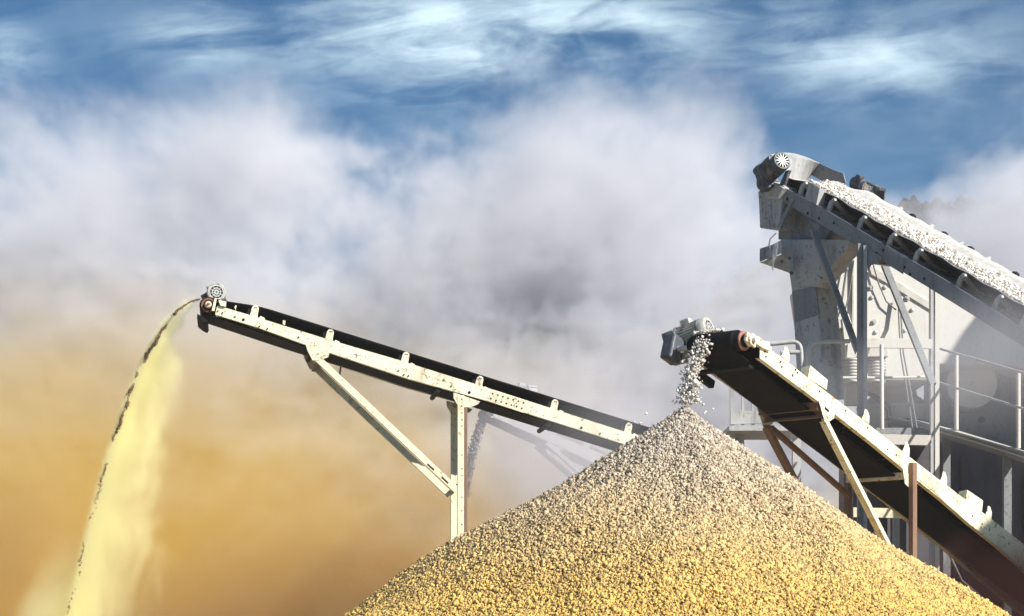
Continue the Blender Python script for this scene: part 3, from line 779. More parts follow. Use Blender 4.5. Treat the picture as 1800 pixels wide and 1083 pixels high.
    for off in (-.03, W - .10):
        a = PT.at(2180, 822, off); MB().channel(a, V((a.x, a.y, -.03)), .135, .10, (1, 0, 0), (0, 1, 0), .010).build("leg", "grey", root, bevel=.003)
    MB().prism(PT.poly([(1424, 388), (1440, 395), (1440, 402), (1434, 408), (1427, 405)], -.012), PT.n * .012).build("gusset", "grey", root, bevel=.002)
    MB().channel(PT.at(1431, 400, -.02), PT.at(1511, 618, -.02), .085, .07, (1, 0, 0), (0, 1, 0), .010).build("brace", "grey", root, bevel=.003)
    MB().channel(PT.pt(1555, 463, W), PT.pt(1641, 674, W), .10, .07, (1, 0, 0), (0, 1, 0), .010).build("brace", "grey", root, bevel=.003)  # grey puts the shade on this brace into its colour
    return FT, W, L
FRT, WT, LT = steep_conveyor()

def belt_load():
    n = int(6200 * LT)
    s_ = rng.uniform(.28, LT - .05, n); x = rng.uniform(-.52, .26, n); k = (x > -.50) & (x < .17 + rng.normal(0, .03, n)); s_, x = s_[k], x[k]
    bh = .075 + .175 * (np.clip(np.abs(x) - .17, 0, 1) / .455) ** 1.15
    h = np.maximum(.20 - .6 * x * x + .02 * np.sin(s_ * 5), bh + .01) + rng.uniform(-.03, .03, len(x))
    h = np.where(s_ < .5, np.maximum(h, .15), h)
    o, t, nn, u = (np.array(tuple(q)) for q in (FRT.o, FRT.t, FRT.n, FRT.u))
    pos = o + s_[:, None] * t + (x + WT / 2 + .02)[:, None] * nn + h[:, None] * u
    sz = np.clip(rng.lognormal(math.log(.0165), .34, len(x)), .009, .045)
    v, f = stones_arrays(pos, sz)
    return tag(tri_object("gravel_load", v, f, ["stone_pale"]), "bed of pale crushed stones riding up the steep conveyor belt", "gravel load", kind="stuff")
belt_load()

# ------------------------------------------------------------------ transfer chute under the steep conveyor's head
def chute():
    root = thing("transfer_chute", "dented dusty grey steel chute and hopper hanging under the steep conveyor's head", "chute", (at(1415, 1300, 31).x, 31, 0))
    Y = 30.7
    def solid(name, pts, y0, dep, mat, bev=.008):
        Q = Plane(1400, y0, -58); return MB().prism(Q.poly(pts), Q.n * dep).build(name, mat, root, bevel=bev)
    solid("head_box", [(1332, 336), (1345, 330), (1374, 343), (1372, 372), (1370, 404), (1335, 401), (1334, 372)], Y - .35, .75, "mottled", .02)
    solid("side_plate", [(1368, 345), (1400, 352), (1462, 404), (1449, 422), (1368, 421)], Y + .1, .5, "grey")
    solid("edge_strip", [(1366, 398), (1390, 350), (1394, 352), (1371, 402)], Y - .36, .05, "grey", .004)
    # lower hopper: box lip, sloping front, back plate
    solid("hopper_lip", [(1335, 437), (1357, 430), (1374, 421), (1374, 446), (1356, 452), (1335, 461)], Y - .45, .05, "mottled")
    solid("hopper_end", [(1335, 437), (1339, 437), (1339, 462), (1335, 461)], Y - .40, .5, "mottled")
    mb = MB()
    Q = Plane(1400, Y - .1, -58)
    f0 = [Q.pt(x, y) for x, y in ((1374, 421), (1494, 421), (1488, 440), (1474, 452), (1434, 505), (1412, 500), (1388, 478), (1380, 474), (1372, 448))]
    mb.prism(f0, Q.n * .3); mb.build("hopper", "mottled", root, bevel=.01)
    mb = MB().add([at(1335, 461, Y - .44), at(1374, 446, Y - .44), at(1374, 452, Y - .1), at(1388, 480, Y - .08)], [(0, 1, 2, 3)])
    mb.build("hopper_floor", "dustgrey", root, solid=.02)
    c = [(1386, 474), (1434, 500), (1440, 560), (1444, 600), (1450, 700), (1402, 700), (1397, 600), (1391, 510)]
    solid("chute_leg", c, Y + .05, .4, "mottled", .02)
    solid("chute_patch", [(1392, 512), (1433, 502), (1439, 553), (1398, 566)], Y + .03, .03, "grey", .003)
    fl = [at(x, y, Y - .5) for x, y in ((1360, 430), (1369, 424), (1366, 445), (1361, 462), (1359, 477), (1357, 470), (1358, 448))]
    MB().prism(fl, (0, .02, 0)).build("rubber_flap", "motor_dark", root)
    MB().tube([at(1364, 410, Y - .48), at(1354, 420, Y - .49), at(1352, 430, Y - .5), at(1353, 437, Y - .5)], .012, 6).build("loose_wire", "cable", root, smooth=True)
    for (x, y) in ((1374, 460), (1388, 454), (1391, 480)): MB().lathe(at(x, y, Y - .46), (0, -1, 0), [(0, .03), (.01, .02)], 8).build("bolt", "motor_dark", root)
chute()

# ------------------------------------------------------------------ plant behind: housing, crushers, frame, walkways
YH = 33.2
def housing():
    root = thing("screen_housing", "big pale steel machine housing with round bolt caps behind the steep conveyor", "machine housing", (at(1600, 1200, YH).x, YH, 0))
    wall = [(1420, 480), (1478, 440), (1496, 424), (1560, 452), (1700, 534), (1800, 598), (1870, 645), (1870, 668), (1770, 640), (1646, 640), (1640, 668), (1470, 668), (1448, 640), (1432, 560)]
    MB().prism([at(x, y, YH) for x, y in wall], (0, 2.2, 0)).build("wall_panel", "white", root, bevel=.02)
    for q in ([(1524, 462), (1566, 488), (1640, 534), (1640, 548), (1566, 502), (1524, 478)],):
        MB().prism([at(x, y, YH - .03) for x, y in q], (0, .04, 0)).build("stiffener", "dusty", root, bevel=.005)
    for x in (1499, 1643): MB().prism([at(x, 452, YH - .06), at(x + 3, 452, YH - .06), at(x + 2, 630, YH - .06), at(x - 1, 630, YH - .06)], (0, .07, 0)).build("seam", "dusty", root)
    for (x, y, r) in ((1530, 506, .042), (1536, 566, .045), (1595, 524, .05), (1469, 546, .055), (1489, 473, .035), (1465, 467, .03), (1468, 563, .03)):
        b = MB().lathe(at(x, y, YH), (0, -1, 0), [(0, r), (.02, r), (.02, r * .55), (.045, r * .5), (.045, .002)], 18).build("bolt_cap", "dustgrey", root)
    for (x, y) in ((1532, 523), (1539, 584), (1603, 545), (1590, 581), (1555, 505)):
        MB().lathe(at(x, y, YH), V((.5, -1, .2)), [(0, .035), (.015, .035), (.03, .02)], 10).build("bolt", "dustgrey", root)
    MB().box(at(1480, 566, YH - .05), (.13, 0, .05), (0, .05, 0), (-.03, 0, .09)).build("hinge_block", "white", root, bevel=.02)
    # legs of the housing with the lit flange, and the spring seats
    for q in ([(1443, 500), (1452, 500), (1462, 640), (1452, 640)], [(1480, 560), (1492, 560), (1499, 628), (1488, 628)]):
        MB().prism([at(x, y, YH - .12) for x, y in q], (0, .1, 0)).build("flange", "white", root, bevel=.004)
    MB().prism([at(x, y, YH - .2) for x, y in ((1490, 604), (1508, 604), (1508, 629), (1488, 629))], (0, .3, 0)).build("spring_seat", "white", root, bevel=.01)
    MB().prism([at(x, y, YH - .5) for x, y in ((1532, 604), (1560, 610), (1562, 627), (1524, 627))], (0, .5, 0)).build("spring_seat", "dusty", root, bevel=.01)
    def coil(px, y0, y1, r, turns):
        a, b = at(px, y0, YH - .3), at(px, y1, YH - .3); pts = []
        for i in range(turns * 14 + 1):
            t = i / 14 * 2 * math.pi; k = i / (turns * 14); q = a.lerp(b, k); rr = r * (1 - .12 * k); pts.append(q + V((math.cos(t) * rr, math.sin(t) * rr, 0)))
        MB().tube(pts, .026, 8).build("coil_spring", "dusty", root, smooth=True)
        MB().lathe(b, (0, 0, 1), [(0, r * .6), (a.z - b.z, r * .6)], 16).build("spring_core", "motor_dark", root)
    coil(1541, 629, 672, .135, 8); coil(1500, 629, 672, .115, 8)
    # cables hanging across the wall
    for pts in ([(1497, 430), (1480, 520), (1464, 575), (1450, 592)], [(1501, 458), (1492, 520), (1482, 560)], [(1534, 462), (1545, 500), (1558, 530), (1575, 545)]):
        MB().tube([at(x, y, YH - .08) for x, y in pts], .013, 6).build("cable", "cable", root, smooth=True)
    for (cx, cy, r) in ((1456, 585, 12), (1458, 588, 10)):
        MB().tube([at(cx + r * math.cos(t * .35), cy + r * 1.0 * math.sin(t * .35), YH - .1) for t in range(19)], .012, 6).build("cable_coil", "cable", root, smooth=True)
    for x0, x1, x2 in ((1579, 1583, 1606), (1583, 1588, 1614)):
        MB().tube([at(x0, 520, YH - .1), at(x0 + 1, 560, YH - .15), at(x1, 620, YH - .5), at((x1 + x2) / 2, 690, YH - .9), at(x2, 768, YH - 1)], .014, 6).build("cable", "cable", root, smooth=True)
housing()

def crusher():
    Yc = 34.6; c = at(1572, 780, Yc); sc_ = Yc / F
    root = thing("cone_crusher", "dusty rounded cone crusher body in stepped tiers under the coil springs", "crusher", (c.x, Yc, 0))
    zz = lambda y: EYE + (HY - y) * sc_
    prof = [(zz(790), 64), (zz(757), 64), (zz(752), 66), (zz(722), 64), (zz(716), 62), (zz(706), 52), (zz(697), 40), (zz(690), 38), (zz(684), 38), (zz(682), 40), (zz(674), 38), (zz(668), 32), (zz(660), 28)]
    base = V((c.x, Yc, 0))
    MB().lathe(base, Z, [(0, .75)] + [(h, r * sc_) for h, r in prof], 48).build("bowl", "dusty", root, smooth=True)
    for y, r in ((752, 66.5), (718, 64)): MB().lathe(base, Z, [(zz(y) - .02, r * sc_), (zz(y) - .02, r * sc_ + .02), (zz(y) + .02, r * sc_ + .02), (zz(y) + .02, r * sc_)], 48).build("flange_ring", "dusty", root, smooth=True)
    rf = r = 66 * sc_ + .04
    for xs in ([(1526, 690), (1548, 700), (1564, 717), (1568, 752)], [(1526, 693), (1545, 706), (1559, 722), (1563, 752)]):
        MB().tube([at(x, y, Yc - 66 * sc_ - .06 + .25 * max(0, (720 - y) / 30)) for x, y in xs], .018, 8).build("oil_pipe", "cable", root, smooth=True)
    MB().tube([at(x, y, Yc - rf - .05) for x, y in ((1553, 737), (1610, 737), (1625, 739), (1636, 742))], .016, 8).build("oil_pipe", "cable", root, smooth=True)
    MB().lathe(at(1614, 704, Yc - .45), (1, -.3, 0), [(-.05, .05), (.05, .05)], 14).build("port", "dustgrey", root)
    MB().prism([at(x, y, Yc - .95) for x, y in ((1487, 668), (1510, 668), (1512, 712), (1487, 712))], (0, .2, 0)).build("window_frame", "dusty", root, bevel=.01)
crusher()

def jaw():
    Yj = 34.0; root = thing("jaw_crusher", "hazy pale crusher with a large round flywheel beside the steel post", "crusher", (at(1720, 1200, Yj).x, Yj, 0))
    body = [(1658, 640), (1690, 622), (1770, 628), (1850, 660), (1850, 800), (1655, 765)]
    MB().prism([at(x, y, Yj + .25) for x, y in body], (0, 1.6, 0)).build("body", "grey", root, bevel=.02)
    c = at(1708, 674, Yj)
    fw = MB().lathe(c, V((-.12, -1, 0)), [(-.16, .40), (-.16, .42), (.0, .425), (.015, .418), (.018, .402), (.010, .398), (.012, .06)], 64).build("flywheel", "white", root, smooth=True)
    MB().lathe(c + V((0, -.01, 0)), V((-.12, -1, 0)), [(0, .035), (.03, .035), (.03, .02), (.01, .018), (.01, .001)], 18).build("hub", "dustgrey", fw)
    MB().lathe(at(1725, 738, Yj + .22), (0, -1, 0), [(0, .05), (.04, .05), (.04, .03)], 14).build("port", "black", root)
    MB().lathe(c + V((0, .12, 0)), V((-.12, -1, 0)), [(-.1, .46), (-.1, .48), (.0, .48), (.0, .44)], 64).build("belt_guard_ring", "grey", root)
jaw()

def frame():
    root = thing("steel_frame", "hazy pale steel post with two flat cross beams standing beside the crusher", "steel frame", (at(1644, 1200, 31.4).x, 31.4, 0))
    Yf = 31.4
    a = at(1643, 500, Yf); b = V((a.x, a.y, -.03)); MB().channel(a, b, .13, .12, (1, 0, 0), (0, 1, 0), .01).build("post", "dustgrey", root, bevel=.003)
    a = at(1647.5, 500, Yf - .01); b = V((a.x, a.y, -.03)); MB().bar(a, b, .07, .012, (1, 0, 0)).build("post_lit_edge", "white", root)  # white strip stands in for the sunlit right edge of the post
    for (x0, x1, y0, y1, m) in ((1523, 1638, 594, 612, "white"), (1551, 1637, 763, 782, "dusty"), (1500, 1596, 892, 910, "leg")):
        MB().prism([at(x, y, Yf - .06) for x, y in ((x0, y0), (x1, y0 + 2), (x1, y1 + 1), (x0, y1 - 1))], (0, .05, 0)).build("cross_beam", m, root, bevel=.003)
    a = at(1575, 782, Yf + .9); MB().bar(a, V((a.x, a.y, -.03)), .1, .1, (1, 0, 0)).build("post", "dustgrey", root, bevel=.003)
    MB().prism([at(x, y, Yf + .2) for x, y in ((1540, 752), (1624, 752), (1637, 758), (1637, 764), (1540, 764))], (0, 1.2, 0)).build("deck_plate", "grey", root, bevel=.004)
    a = at(1549.5, 606, Yf - .2); MB().tube([a, at(1550.5, 755, Yf - .2)], .032, 12).build("pipe_post", "white", root, smooth=True)
    MB().tube([at(1455, 664, Yf + .6), at(1556, 664, Yf + .6), at(1632, 663, Yf + .6)], .022, 8).build("rail", "white", root, smooth=True)
frame()

def tube_rail(name, label, mat, paths, Y, r, base, group=None):
    root = thing(name, label, "handrail", base, group)
    for i, p in enumerate(paths): MB().tube([at(x, y, Y) for x, y in p], r, 10).build("rail_pipe" , mat, root, smooth=True)
    return root
def arc(x0, y0, x1, y1, cx, cy, n=5):
    return [(x0 + (x1 - x0) * 0 + (cx - x0) * 2 * k * (1 - k) * 1 + (x1 - x0) * k * k, y0 + (cy - y0) * 2 * k * (1 - k) + (y1 - y0) * k * k) for k in [i / n for i in range(n + 1)]]
tube_rail("handrail", "curved hazy grey pipe handrail standing just left of the chute", "dustgrey",
          [[(1340, 606)] + arc(1392, 601, 1408, 618, 1407, 600) + [(1411, 690), (1411, 760)], [(1372, 620), (1406, 619)], [(1346, 605), (1346, 760)]], 29.3, .034, (at(1390, 1100, 29.3).x, 29.3, 0))
tube_rail("handrail", "pale pipe handrail with a bent corner between the chute and dark post", "white",
          [[(1424, 760), (1420, 690)] + arc(1421, 620, 1438, 601, 1421, 602) + [(1494, 600)]], 29.9, .034, (at(1420, 1100, 29.9).x, 29.9, 0))

def walkway():
    Y0, Y1 = 32.0, 30.0
    root = thing("walkway", "hazy raised walkway with thin sloping rails passing in front of the flywheel", "walkway", (at(1720, 1200, 31.5).x, 31.5, 0))
    def sl(x, y): k = (x - 1645) / 155; return at(x, y, Y0 + (Y1 - Y0) * k)
    e = V((.25, 1.0, 0)).normalized()
    MB().prism([sl(1600, 735), sl(1686, 757), sl(1870, 813), sl(1870, 826), sl(1686, 769), sl(1600, 747)], e * .08).build("edge_beam", "dusty", root, bevel=.004)
    MB().prism([sl(1560, 729), sl(1686, 764), sl(1870, 820), sl(1870, 824), sl(1686, 768), sl(1560, 733)], e * 1.1).build("deck", "grey", root)
    for (p, q) in (((1645, 611), (1870, 676)), ((1645, 671), (1870, 740))):
        MB().tube([sl(*p), sl(*q)], .020, 8).build("rail", "dustgrey", root, smooth=True)
    for x in (1681, 1790): MB().tube([sl(x, 611 + (x - 1645) * .289), sl(x, 757 + (x - 1686) * .30)], .036, 10).build("rail_post", "dusty", root, smooth=True)
    for x in (1770, 1660):
        a = sl(x, 764 + (x - 1686) * .3) + e * .9; MB().bar(a, V((a.x, a.y, -.03)), .12, .12, (1, 0, 0)).build("leg", "grey", root)
    # feed bin under the deck, coloured dark for the shade there
    root2 = thing("feed_bin", "large steel bin beneath the raised walkway, the shade put into its dark colour", "bin", (at(1740, 1200, 33.6).x, 33.6, 0))
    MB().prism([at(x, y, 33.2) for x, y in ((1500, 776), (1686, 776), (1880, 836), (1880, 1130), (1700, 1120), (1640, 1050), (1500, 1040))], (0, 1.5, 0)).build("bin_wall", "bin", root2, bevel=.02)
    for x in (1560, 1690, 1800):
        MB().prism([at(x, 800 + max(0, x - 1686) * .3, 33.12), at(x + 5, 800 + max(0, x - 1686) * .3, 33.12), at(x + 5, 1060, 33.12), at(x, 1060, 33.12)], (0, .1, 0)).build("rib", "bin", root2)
walkway()

def left_platform():
    Y = 33.0; root = thing("access_platform", "faint grey platform with upright posts seen just beneath the black near belt", "platform", (at(1310, 1200, Y).x, Y, 0))
    for x, w in ((1287, 7), (1306, 5), (1324, 5), (1346, 5), (1380, 6)):
        MB().prism([at(x - w / 2, 672, Y), at(x + w / 2, 672, Y), at(x + w / 2, 758, Y), at(x - w / 2, 758, Y)], (0, .06, 0)).build("post", "dustgrey", root)
    MB().prism([at(x, y, Y - .02) for x, y in ((1284, 722), (1390, 722), (1390, 742), (1284, 746))], (0, .04, 0)).build("kick_plate", "dustgrey", root)
    MB().prism([at(x, y, Y - .1) for x, y in ((1282, 748), (1420, 748), (1420, 757), (1282, 757))], (0, 1.5, 0)).build("deck", "dustgrey", root)
    a = at(1300, 757, Y + .6); MB().bar(a, V((a.x, a.y, -.03)), .14, .14, (1, 0, 0)).build("leg", "dustgrey", root)
    a = at(1400, 757, Y + .6); MB().bar(a, V((a.x, a.y, -.03)), .14, .14, (1, 0, 0)).build("leg", "dustgrey", root)
    MB().prism([at(x, y, Y) for x, y in ((1391, 763), (1400, 763), (1400, 769), (1391, 769))], (0, .03, 0)).build("name_plate", "white", root)
left_platform()

def hoses():
    for pts, lab in (([(1650, 940), (1680, 965), (1710, 1000), (1745, 1030), (1790, 1052)], "dark hose sagging behind the near belt towards the bottom right corner"),
                     ([(1648, 900), (1662, 960), (1690, 1020), (1730, 1055)], "thin dark hose hanging steeply beside the pale post foot")):
        o = MB().tube([at(x, y, 30.5) for x, y in pts], .02, 8).build("hose", "cable", smooth=True); tag(o, lab, "hose")
hoses()

# ------------------------------------------------------------------ added silos, out of view, shading the plant and near belt
def shade_silo(x, y, rad, h, label):
    root = thing("shade_silo", label, "shade_silo", (x, y, 0), "added silos shading the plant")
    prof = [(2.2, .5), (3.6, rad)] + [(3.6 + (h - 3.6) * i / 14, rad + (.03 if i % 2 else 0)) for i in range(1, 15)]
    MB().lathe((x, y, 0), Z, prof, 40).build("shell", "dustgrey", root, smooth=True)
    MB().lathe((x, y, 0), Z, [(h, rad + .08), (h + .1, rad + .08), (h + 1.0, .4), (h + 1.2, .4)], 40).build("roof", "grey", root, smooth=True)
    for k in range(6):
        a = k * math.pi / 3; p = V((x + math.cos(a) * rad * .96, y + math.sin(a) * rad * .96, 0)); MB().tube([p, p + Z * 3.9], .12, 10).build("leg", "grey", root)
shade_silo(17.2, 29.6, 3.2, 12.5, "wide tall grey steel silo on six legs added out of view to shade the crushers")
shade_silo(17.2, 15.0, 2.3, 11.0, "narrower grey steel silo on six legs added out of view to shade the near belt")

# ------------------------------------------------------------------ wooded hillside far behind the dust
def far_wood():
    Y = 150.0
    prof = [(-400, 830), (200, 760), (600, 660), (800, 590), (900, 535), (985, 530), (1060, 600), (1200, 560), (1350, 460), (1500, 400), (1620, 382), (1750, 380), (1900, 350), (2300, 330)]
    mb = MB(); n = len(prof); vs = []
    for (x, y) in prof: vs += [at(x, 1135, Y - 40), at(x, y, Y), at(x, y + 60, Y + 90)]
    mb.add(vs, [(3 * i + j, 3 * i + 3 + j, 3 * i + 4 + j, 3 * i + 1 + j) for i in range(n - 1) for j in range(2)])
    structure(mb.build("hill", "hill", smooth=True))
    N = 42000; xs = rng.uniform(500, 2000, N); px = np.array(prof, float)
    top = np.interp(xs, px[:, 0], px[:, 1])
    clump = np.sin(xs * .045) * 6 + np.sin(xs * .13 + 1) * 6 + np.sin(xs * .31) * 4
    lift = np.interp(xs, [500, 850, 900, 940, 1000, 1060, 1500, 1600, 1640, 1700, 2000], [8, 14, 34, 48, 30, 8, 18, 34, 36, 26, 30])
    ys = top - (lift + clump) * rng.beta(1.2, 1.6, N) + 4
    Yd = rng.uniform(Y - 6, Y + 4, N)
    pos = np.stack([(xs - CX) / F * Yd, Yd, EYE + (HY - ys) / F * Yd], -1)
    d = rng.normal(size=(N, 3)); d /= np.linalg.norm(d, axis=1)[:, None]; e = np.cross(d, rng.normal(size=(N, 3))); e /= np.linalg.norm(e, axis=1)[:, None]
    s_ = rng.uniform(.10, .30, N)[:, None]
    v = np.stack([pos - d * s_, pos + d * s_ * .6 + e * s_, pos + d * s_ * .6 - e * s_], 1).reshape(-1, 3); f = np.arange(3 * N).reshape(-1, 3)
    tag(tri_object("distant_wood", v, f, ["wood"]), "dark line of far trees on the hillside showing through gaps in the dust", "wood", kind="stuff")
far_wood()
# ------------------------------------------------------------------ dust
def vol_mat(name, colour, density, aniso=-.1, attr=True):
    m = D.materials.new(name); m.use_nodes = True; t = m.node_tree; t.nodes.clear()
    out = t.nodes.new("ShaderNodeOutputMaterial"); pv = t.nodes.new("ShaderNodeVolumePrincipled")
    pv.inputs["Color"].default_value = (*colour, 1); pv.inputs["Density"].default_value = density; pv.inputs["Anisotropy"].default_value = aniso
    if not attr: pv.inputs["Density Attribute"].default_value = ""
    t.links.new(pv.outputs[0], out.inputs["Volume"]); return m

def dust(name, label, lo, hi, voxel, fn, colour, density, aniso=-.1, deep=1.0):
    me = D.meshes.new(name); o = D.objects.new(name, me); col.objects.link(o)
    o["label"] = label; o["category"] = "dust"; o["kind"] = "stuff"
    ng = D.node_groups.new(name, "GeometryNodeTree"); ng.interface.new_socket("Geometry", in_out="OUTPUT", socket_type="NodeSocketGeometry")
    vc = ng.nodes.new("GeometryNodeVolumeCube"); pos = ng.nodes.new("GeometryNodeInputPosition").outputs[0]
    vc.inputs["Min"].default_value = lo; vc.inputs["Max"].default_value = hi
    for i, k in enumerate("XYZ"): vc.inputs["Resolution " + k].default_value = max(8, int((hi[i] - lo[i]) / (voxel * (deep if i == 1 else 1))))
    d = fn(ng, pos); ng.links.new(d.k, vc.inputs["Density"])
    m = vol_mat(name, colour, density, aniso)
    sm = ng.nodes.new("GeometryNodeSetMaterial"); sm.inputs["Material"].default_value = m
    out = ng.nodes.new("NodeGroupOutput")
    ng.links.new(vc.outputs[0], sm.inputs[0]); ng.links.new(sm.outputs[0], out.inputs[0])
    o.modifiers.new("dust", "NODES").node_group = ng
    return o

def blob(t, pos, c, r):
    v = vmath(t, "MULTIPLY", vmath(t, "SUBTRACT", pos, tuple(c)), tuple(1 / q for q in r))
    return (E(t, vmath(t, "DOT_PRODUCT", v, v)) * -1.0).exp()

def pb(t, pos, px, py, Y, rx, ry, rY):
    """a round puff whose centre and size are given where the picture shows it"""
    k = Y / F; return blob(t, pos, at(px, py, Y), (rx * k, rY, ry * k))

YB = 78.0
def white_bank(t, pos):
    warp = vmath(t, "SCALE", vmath(t, "SUBTRACT", noise(t, pos, .16, 3, .55, out=1), (.5, .5, .5)), 5.0)
    p = vmath(t, "ADD", pos, warp)
    n = noise(t, vmath(t, "MULTIPLY", pos, (.9, .3, 1.3)), .30, 7, .6, 1.1)
    nf = noise(t, vmath(t, "MULTIPLY", vmath(t, "ADD", pos, vmath(t, "SCALE", warp, .35)), (1, .3, 1.5)), 1.0, 5, .62, .8)
    x, y, z = sep(t, p)
    kz = F / (YB - 7)                                   # z -> photo row below the horizon
    row = (z - EYE) * -kz + HY
    body = row.ss(70, 570)
    # puffs
    d = body * .58
    for a in ((400, 300, 210, 80, .55), (120, 420, 230, 150, .4), (1235, 275, 110, 70, .45), (900, 300, 170, 60, .35), (1010, 400, 190, 110, .6), (780, 470, 180, 90, .35), (1150, 420, 150, 120, .3), (1740, 400, 170, 90, .75), (1650, 330, 140, 35, .3), (300, 620, 320, 120, .3), (560, 330, 120, 60, .15)):
        d = d + pb(t, p, a[0], a[1], YB - 8, a[2], a[3], 9.0) * a[4]
    for a in ((700, 225, 130, 55, .5), (690, 320, 100, 70, .2), (520, 425, 80, 60, .32), (945, 540, 62, 66, .5), (890, 595, 60, 40, .3), (1500, 260, 150, 90, 1.5), (1600, 300, 80, 40, .4), (1790, 300, 60, 40, .5), (840, 280, 60, 50, .2), (1625, 352, 70, 24, .8)):
        d = d - pb(t, p, a[0], a[1], YB - 8, a[2], a[3], 30.0) * a[4]
    edge = y.ss(64, 67) * y.ss(79, 75)
    d = (d + ((n - .5) * 2.1 + (nf - .5) * 2.2 - .20) * row.ss(150, 420, .25, 1.0) - row.ss(200, 60) * .3).max(0.0)
    return d * edge * z.ss(28, 25)
def ochre_bank(t, pos):
    n = noise(t, vmath(t, "MULTIPLY", pos, (1, .6, 1.5)), .30, 5, .55, .8); n2 = noise(t, pos, .12, 2, .5)
    x, y, z = sep(t, pos)
    kz = F / 56.0; row = (z - EYE) * -kz + HY; c = x * kz + CX
    row = row - (c - 300).max(0.0) * .16
    d = row.ss(360, 1260) * 1.5 * c.ss(1300, 300, .2, 1.0)
    d = (d + ((n - .5) * 1.9 + (n2 - .5) * 1.5) * row.ss(420, 900) - .06).max(0.0)
    return d * y.ss(48, 51) * y.ss(63, 60)
def brown_bank(t, pos):
    n = noise(t, vmath(t, "MULTIPLY", pos, (1, .6, 1.5)), .45, 5, .55, .8); x, y, z = sep(t, pos)
    kz = F / 46.0; row = (z - EYE) * -kz + HY; c = x * kz + CX
    d = (row - (c - 520).max(0.0) * .05 - (c - 420).min(0.0) * -.35).ss(900, 1200)
    d = d * 1.5 + pb(t, pos, 690, 985, 46, 250, 190, 3) * .62 + pb(t, pos, -20, 1010, 46, 90, 170, 3) * .5
    return (d + (n - .5) * 1.2 * row.ss(760, 980) - .1).max(0.0) * y.ss(44.6, 45.2) * y.ss(47.8, 47)
def plume(t, pos):
    Y0 = PL.pt(360, 535).y + .42; k = Y0 / F
    x, y, z = sep(t, pos)
    n = noise(t, vmath(t, "MULTIPLY", pos, (1.3, 1, .6)), 1.7, 6, .62, .7)
    row = (z - EYE) * (-1 / k) + HY; c = x * (1 / k) + CX
    e = (row - 525).max(0.0).sqrt() * -10.2 + 362
    w = row.ss(520, 660, 9, 62) + row.ss(640, 1050, 0, 62)
    w = w * (noise(t, pos, .8, 3, .6) * 1.1 + .45)
    s = (c - e) / w                               # 0 at the sharp outer edge, 1 where the trail thins out
    d = s.ss(-.03, .05) * (s.ss(.5, .0) * .7 + s.ss(1.45, .0) * .55)
    d = (d * 1.1 + (n - .5) * 2.8 * s.ss(0, .7, .25, 1.0) - .12).max(0.0) * s.ss(1.8, .8)
    low = row.ss(830, 1080)                       # billows thrown out to the left near the ground
    bil = (pb(t, pos, 100, 1090, Y0, 75, 70, .9) + pb(t, pos, 150, 980, Y0, 70, 90, .8) * .55 + (n - .5) * .8 - .25).max(0.0) * .55
    d = d * row.ss(1150, 560, .45, 1.5) + bil * low
    return d * row.ss(521, 540) * ((y - Y0) * (y - Y0)).ss(.13, .03)
def wisps(t, pos):
    n = noise(t, pos, .75, 5, .6, .9); x, y, z = sep(t, pos)
    d = pb(t, pos, 1780, 600, 25.2, 170, 100, 1.2) * .62 + pb(t, pos, 1580, 690, 25.2, 210, 120, 1.0) * .5 + pb(t, pos, 1790, 860, 25.2, 120, 110, 1.2) * .25 + pb(t, pos, 1420, 800, 25.2, 120, 90, 1.0) * .25
    return (d + (n - .5) * .9 - .22).max(0.0) * y.ss(23.9, 24.5) * y.ss(26.3, 25.6)

dust("white_dust_bank", "broad bank of pale grey-white dust billowing across the whole background", (-28, 64, -1), (28, 79, 25), .15, white_bank, (.78, .785, .825), .46, deep=2.4)
dust("ochre_dust_bank", "low ochre brown dust rolling along the ground behind the left conveyor", (-24, 48, -1), (22, 63, 16), .28, ochre_bank, (.76, .545, .125), .17)
dust("brown_dust", "reddish brown dust hugging the ground at the foot of the heap's left side", (-16, 44.5, -1), (8, 47.9, 6), .16, brown_bank, (.42, .245, .12), .42)
pk = PL.pt(360, 535).y / F
dust("sand_plume", "bright yellow dust trailing behind the falling sand stream at left", (-6.6, PL.pt(360, 535).y - .5, -.5), (-2.9, PL.pt(360, 535).y + 1.3, 6.0), .045, plume, (.999, .955, .60), 5.0)
dust("dust_wisps", "thin grey-violet dust drifting between the near conveyor and the plant", (2, 23.9, .2), (9, 26.3, 7), .10, wisps, (.86, .85, .92), .55)

def thin_dust(t, pos):
    n = noise(t, pos, .35, 4, .55, .8); x, y, z = sep(t, pos)
    return (pb(t, pos, 990, 800, 40.0, 190, 150, 3.0) + (n - .5) * .8 - .15).max(0.0) * y.ss(36, 38) * y.ss(44.5, 42.5)
dust("drifting_dust", "pale lilac dust veiling the small far conveyor", (-3, 36, -.5), (6, 44.5, 8.5), .16, thin_dust, (.78, .76, .80), .42)
def tail_dust(t, pos):
    n = noise(t, pos, .9, 4, .55, .8); x, y, z = sep(t, pos)
    return (pb(t, pos, 1060, 760, 22.2, 110, 90, .8) + (n - .5) * .8 - .2).max(0.0) * y.ss(21.2, 21.8) * y.ss(23.6, 23.0)
dust("drifting_dust", "thin dust drifting past the low end of the left conveyor", (-.4, 21.2, 2), (2.6, 23.6, 6), .08, tail_dust, (.80, .79, .84), .30)

def maroon(t, pos):
    n = noise(t, pos, .8, 4, .55, .8); x, y, z = sep(t, pos)
    d = pb(t, pos, 1800, 1060, 22.4, 170, 110, 1.0) * 1.25
    return (d + (n - .5) * .8 - .22).max(0.0) * y.ss(21.4, 21.8) * y.ss(23.6, 23.2)
dust("brown_dust", "dust around the foot of the near belt, the shade put into its dark maroon", (3.9, 21.3, .6), (7.6, 23.7, 3.6), .08, maroon, (.26, .11, .10), 1.3)  # dark albedo stands in for the shade at lower right

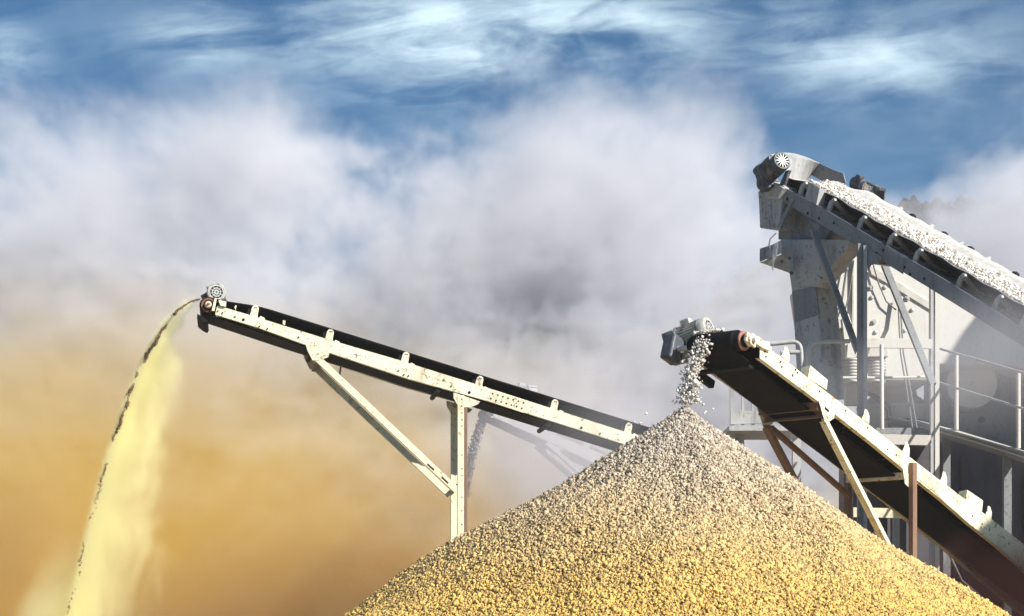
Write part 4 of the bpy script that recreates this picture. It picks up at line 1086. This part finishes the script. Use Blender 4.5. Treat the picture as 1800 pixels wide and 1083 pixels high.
def haze():
    mb = MB().prism([(-70, -30, -1.2), (70, -30, -1.2), (70, 190, -1.2), (-70, 190, -1.2)], (0, 0, 48))
    m = vol_mat("haze", (.90, .89, .93), .0006, 0.0, attr=False)
    o = mb.build("haze", m); o["kind"] = "stuff"; o["label"] = "thin pale dust haze filling the air of the whole quarry yard"; o["category"] = "haze"
haze()

# ------------------------------------------------------------------ sky and sun
SUN_AZ, SUN_EL = 53.0, 34.0       # right of the view from behind the camera
sd = V((math.sin(R_(SUN_AZ)) * math.cos(R_(SUN_EL)), -math.cos(R_(SUN_AZ)) * math.cos(R_(SUN_EL)), math.sin(R_(SUN_EL))))
ld = D.lights.new("sun", "SUN"); ld.energy = 5.0; ld.angle = R_(.5); ld.color = (1.0, .955, .87)
lo_ = D.objects.new("sun", ld); col.objects.link(lo_); lo_.rotation_euler = sd.to_track_quat("Z", "Y").to_euler(); lo_.location = (20, -30, 40)

w = D.worlds.new("World"); scene.world = w; w.use_nodes = True
t = w.node_tree; bg = t.nodes["Background"]
sky = t.nodes.new("ShaderNodeTexSky"); sky.sky_type = "NISHITA"; sky.sun_disc = False
sky.sun_elevation = R_(SUN_EL); sky.sun_rotation = R_(180 - SUN_AZ); sky.air_density = 1.0; sky.dust_density = .3; sky.ozone_density = 2.5
g = t.nodes.new("ShaderNodeTexCoord").outputs["Generated"]
dx, dy, dz = sep(t, g)
ya = dy.max(.05)
u = dx / ya; v = dz / ya                     # bearing and height of each sky direction ahead
cu = u * F + CX; cv = v * -F + HY
st = comb(t, u * 5.5 + v * 4.0, v * 22.0 - u * 3.2, 0.0)
wv = vmath(t, "ADD", st, vmath(t, "SCALE", vmath(t, "SUBTRACT", noise(t, st, 1.5, 3, .5, out=1), (.5, .5, .5)), .9))
n1 = noise(t, wv, 1.25, 8, .57, .1); n2 = noise(t, comb(t, u * 13, v * 20, 2.0), 1.5, 7, .57, .2)
def ell(cx, cy, rx, ry):
    a = (cu - cx) * (1 / rx); b = (cv - cy) * (1 / ry); return ((a * a + b * b) * -1.0).exp()
mask = ell(880, 90, 260, 85) * 1.0 + ell(1530, 95, 220, 65) * .65 + ell(330, 65, 90, 45) * .55 + ell(10, 120, 55, 60) * .8 + ell(1000, 25, 320, 40) * .5 + ell(540, 60, 160, 60) * .3 + .10
cl = (n1.ss(.36, .70) * .95 + n2.ss(.40, .74) * .45) * mask
cl = cl.min(.92)
tint = t.nodes.new("ShaderNodeMix"); tint.data_type = "RGBA"; tint.blend_type = "MULTIPLY"; tint.inputs[0].default_value = 1.0
t.links.new(sky.outputs[0], tint.inputs[6]); tint.inputs[7].default_value = (.06, .53, .82, 1)
t.links.new(mixc(t, cl.max(0.0), tint.outputs[2], (9.6, 12.4, 13.8)), bg.inputs["Color"])
bg.inputs["Strength"].default_value = .05

# ------------------------------------------------------------------ render
scene.render.engine = "CYCLES"
cy = scene.cycles
cy.use_denoising = True
cy.volume_bounces = 10; cy.max_bounces = 12; cy.diffuse_bounces = 3; cy.glossy_bounces = 2; cy.transparent_max_bounces = 8
cy.use_adaptive_sampling = True; cy.adaptive_threshold = .02
cy.volume_step_rate = 2.0; cy.volume_max_steps = 256
cy.sample_clamp_indirect = 6
vs_ = scene.view_settings
vs_.view_transform = "Standard"; vs_.look = "None"; vs_.exposure = .85; vs_.gamma = 1; vs_.use_curve_mapping = False
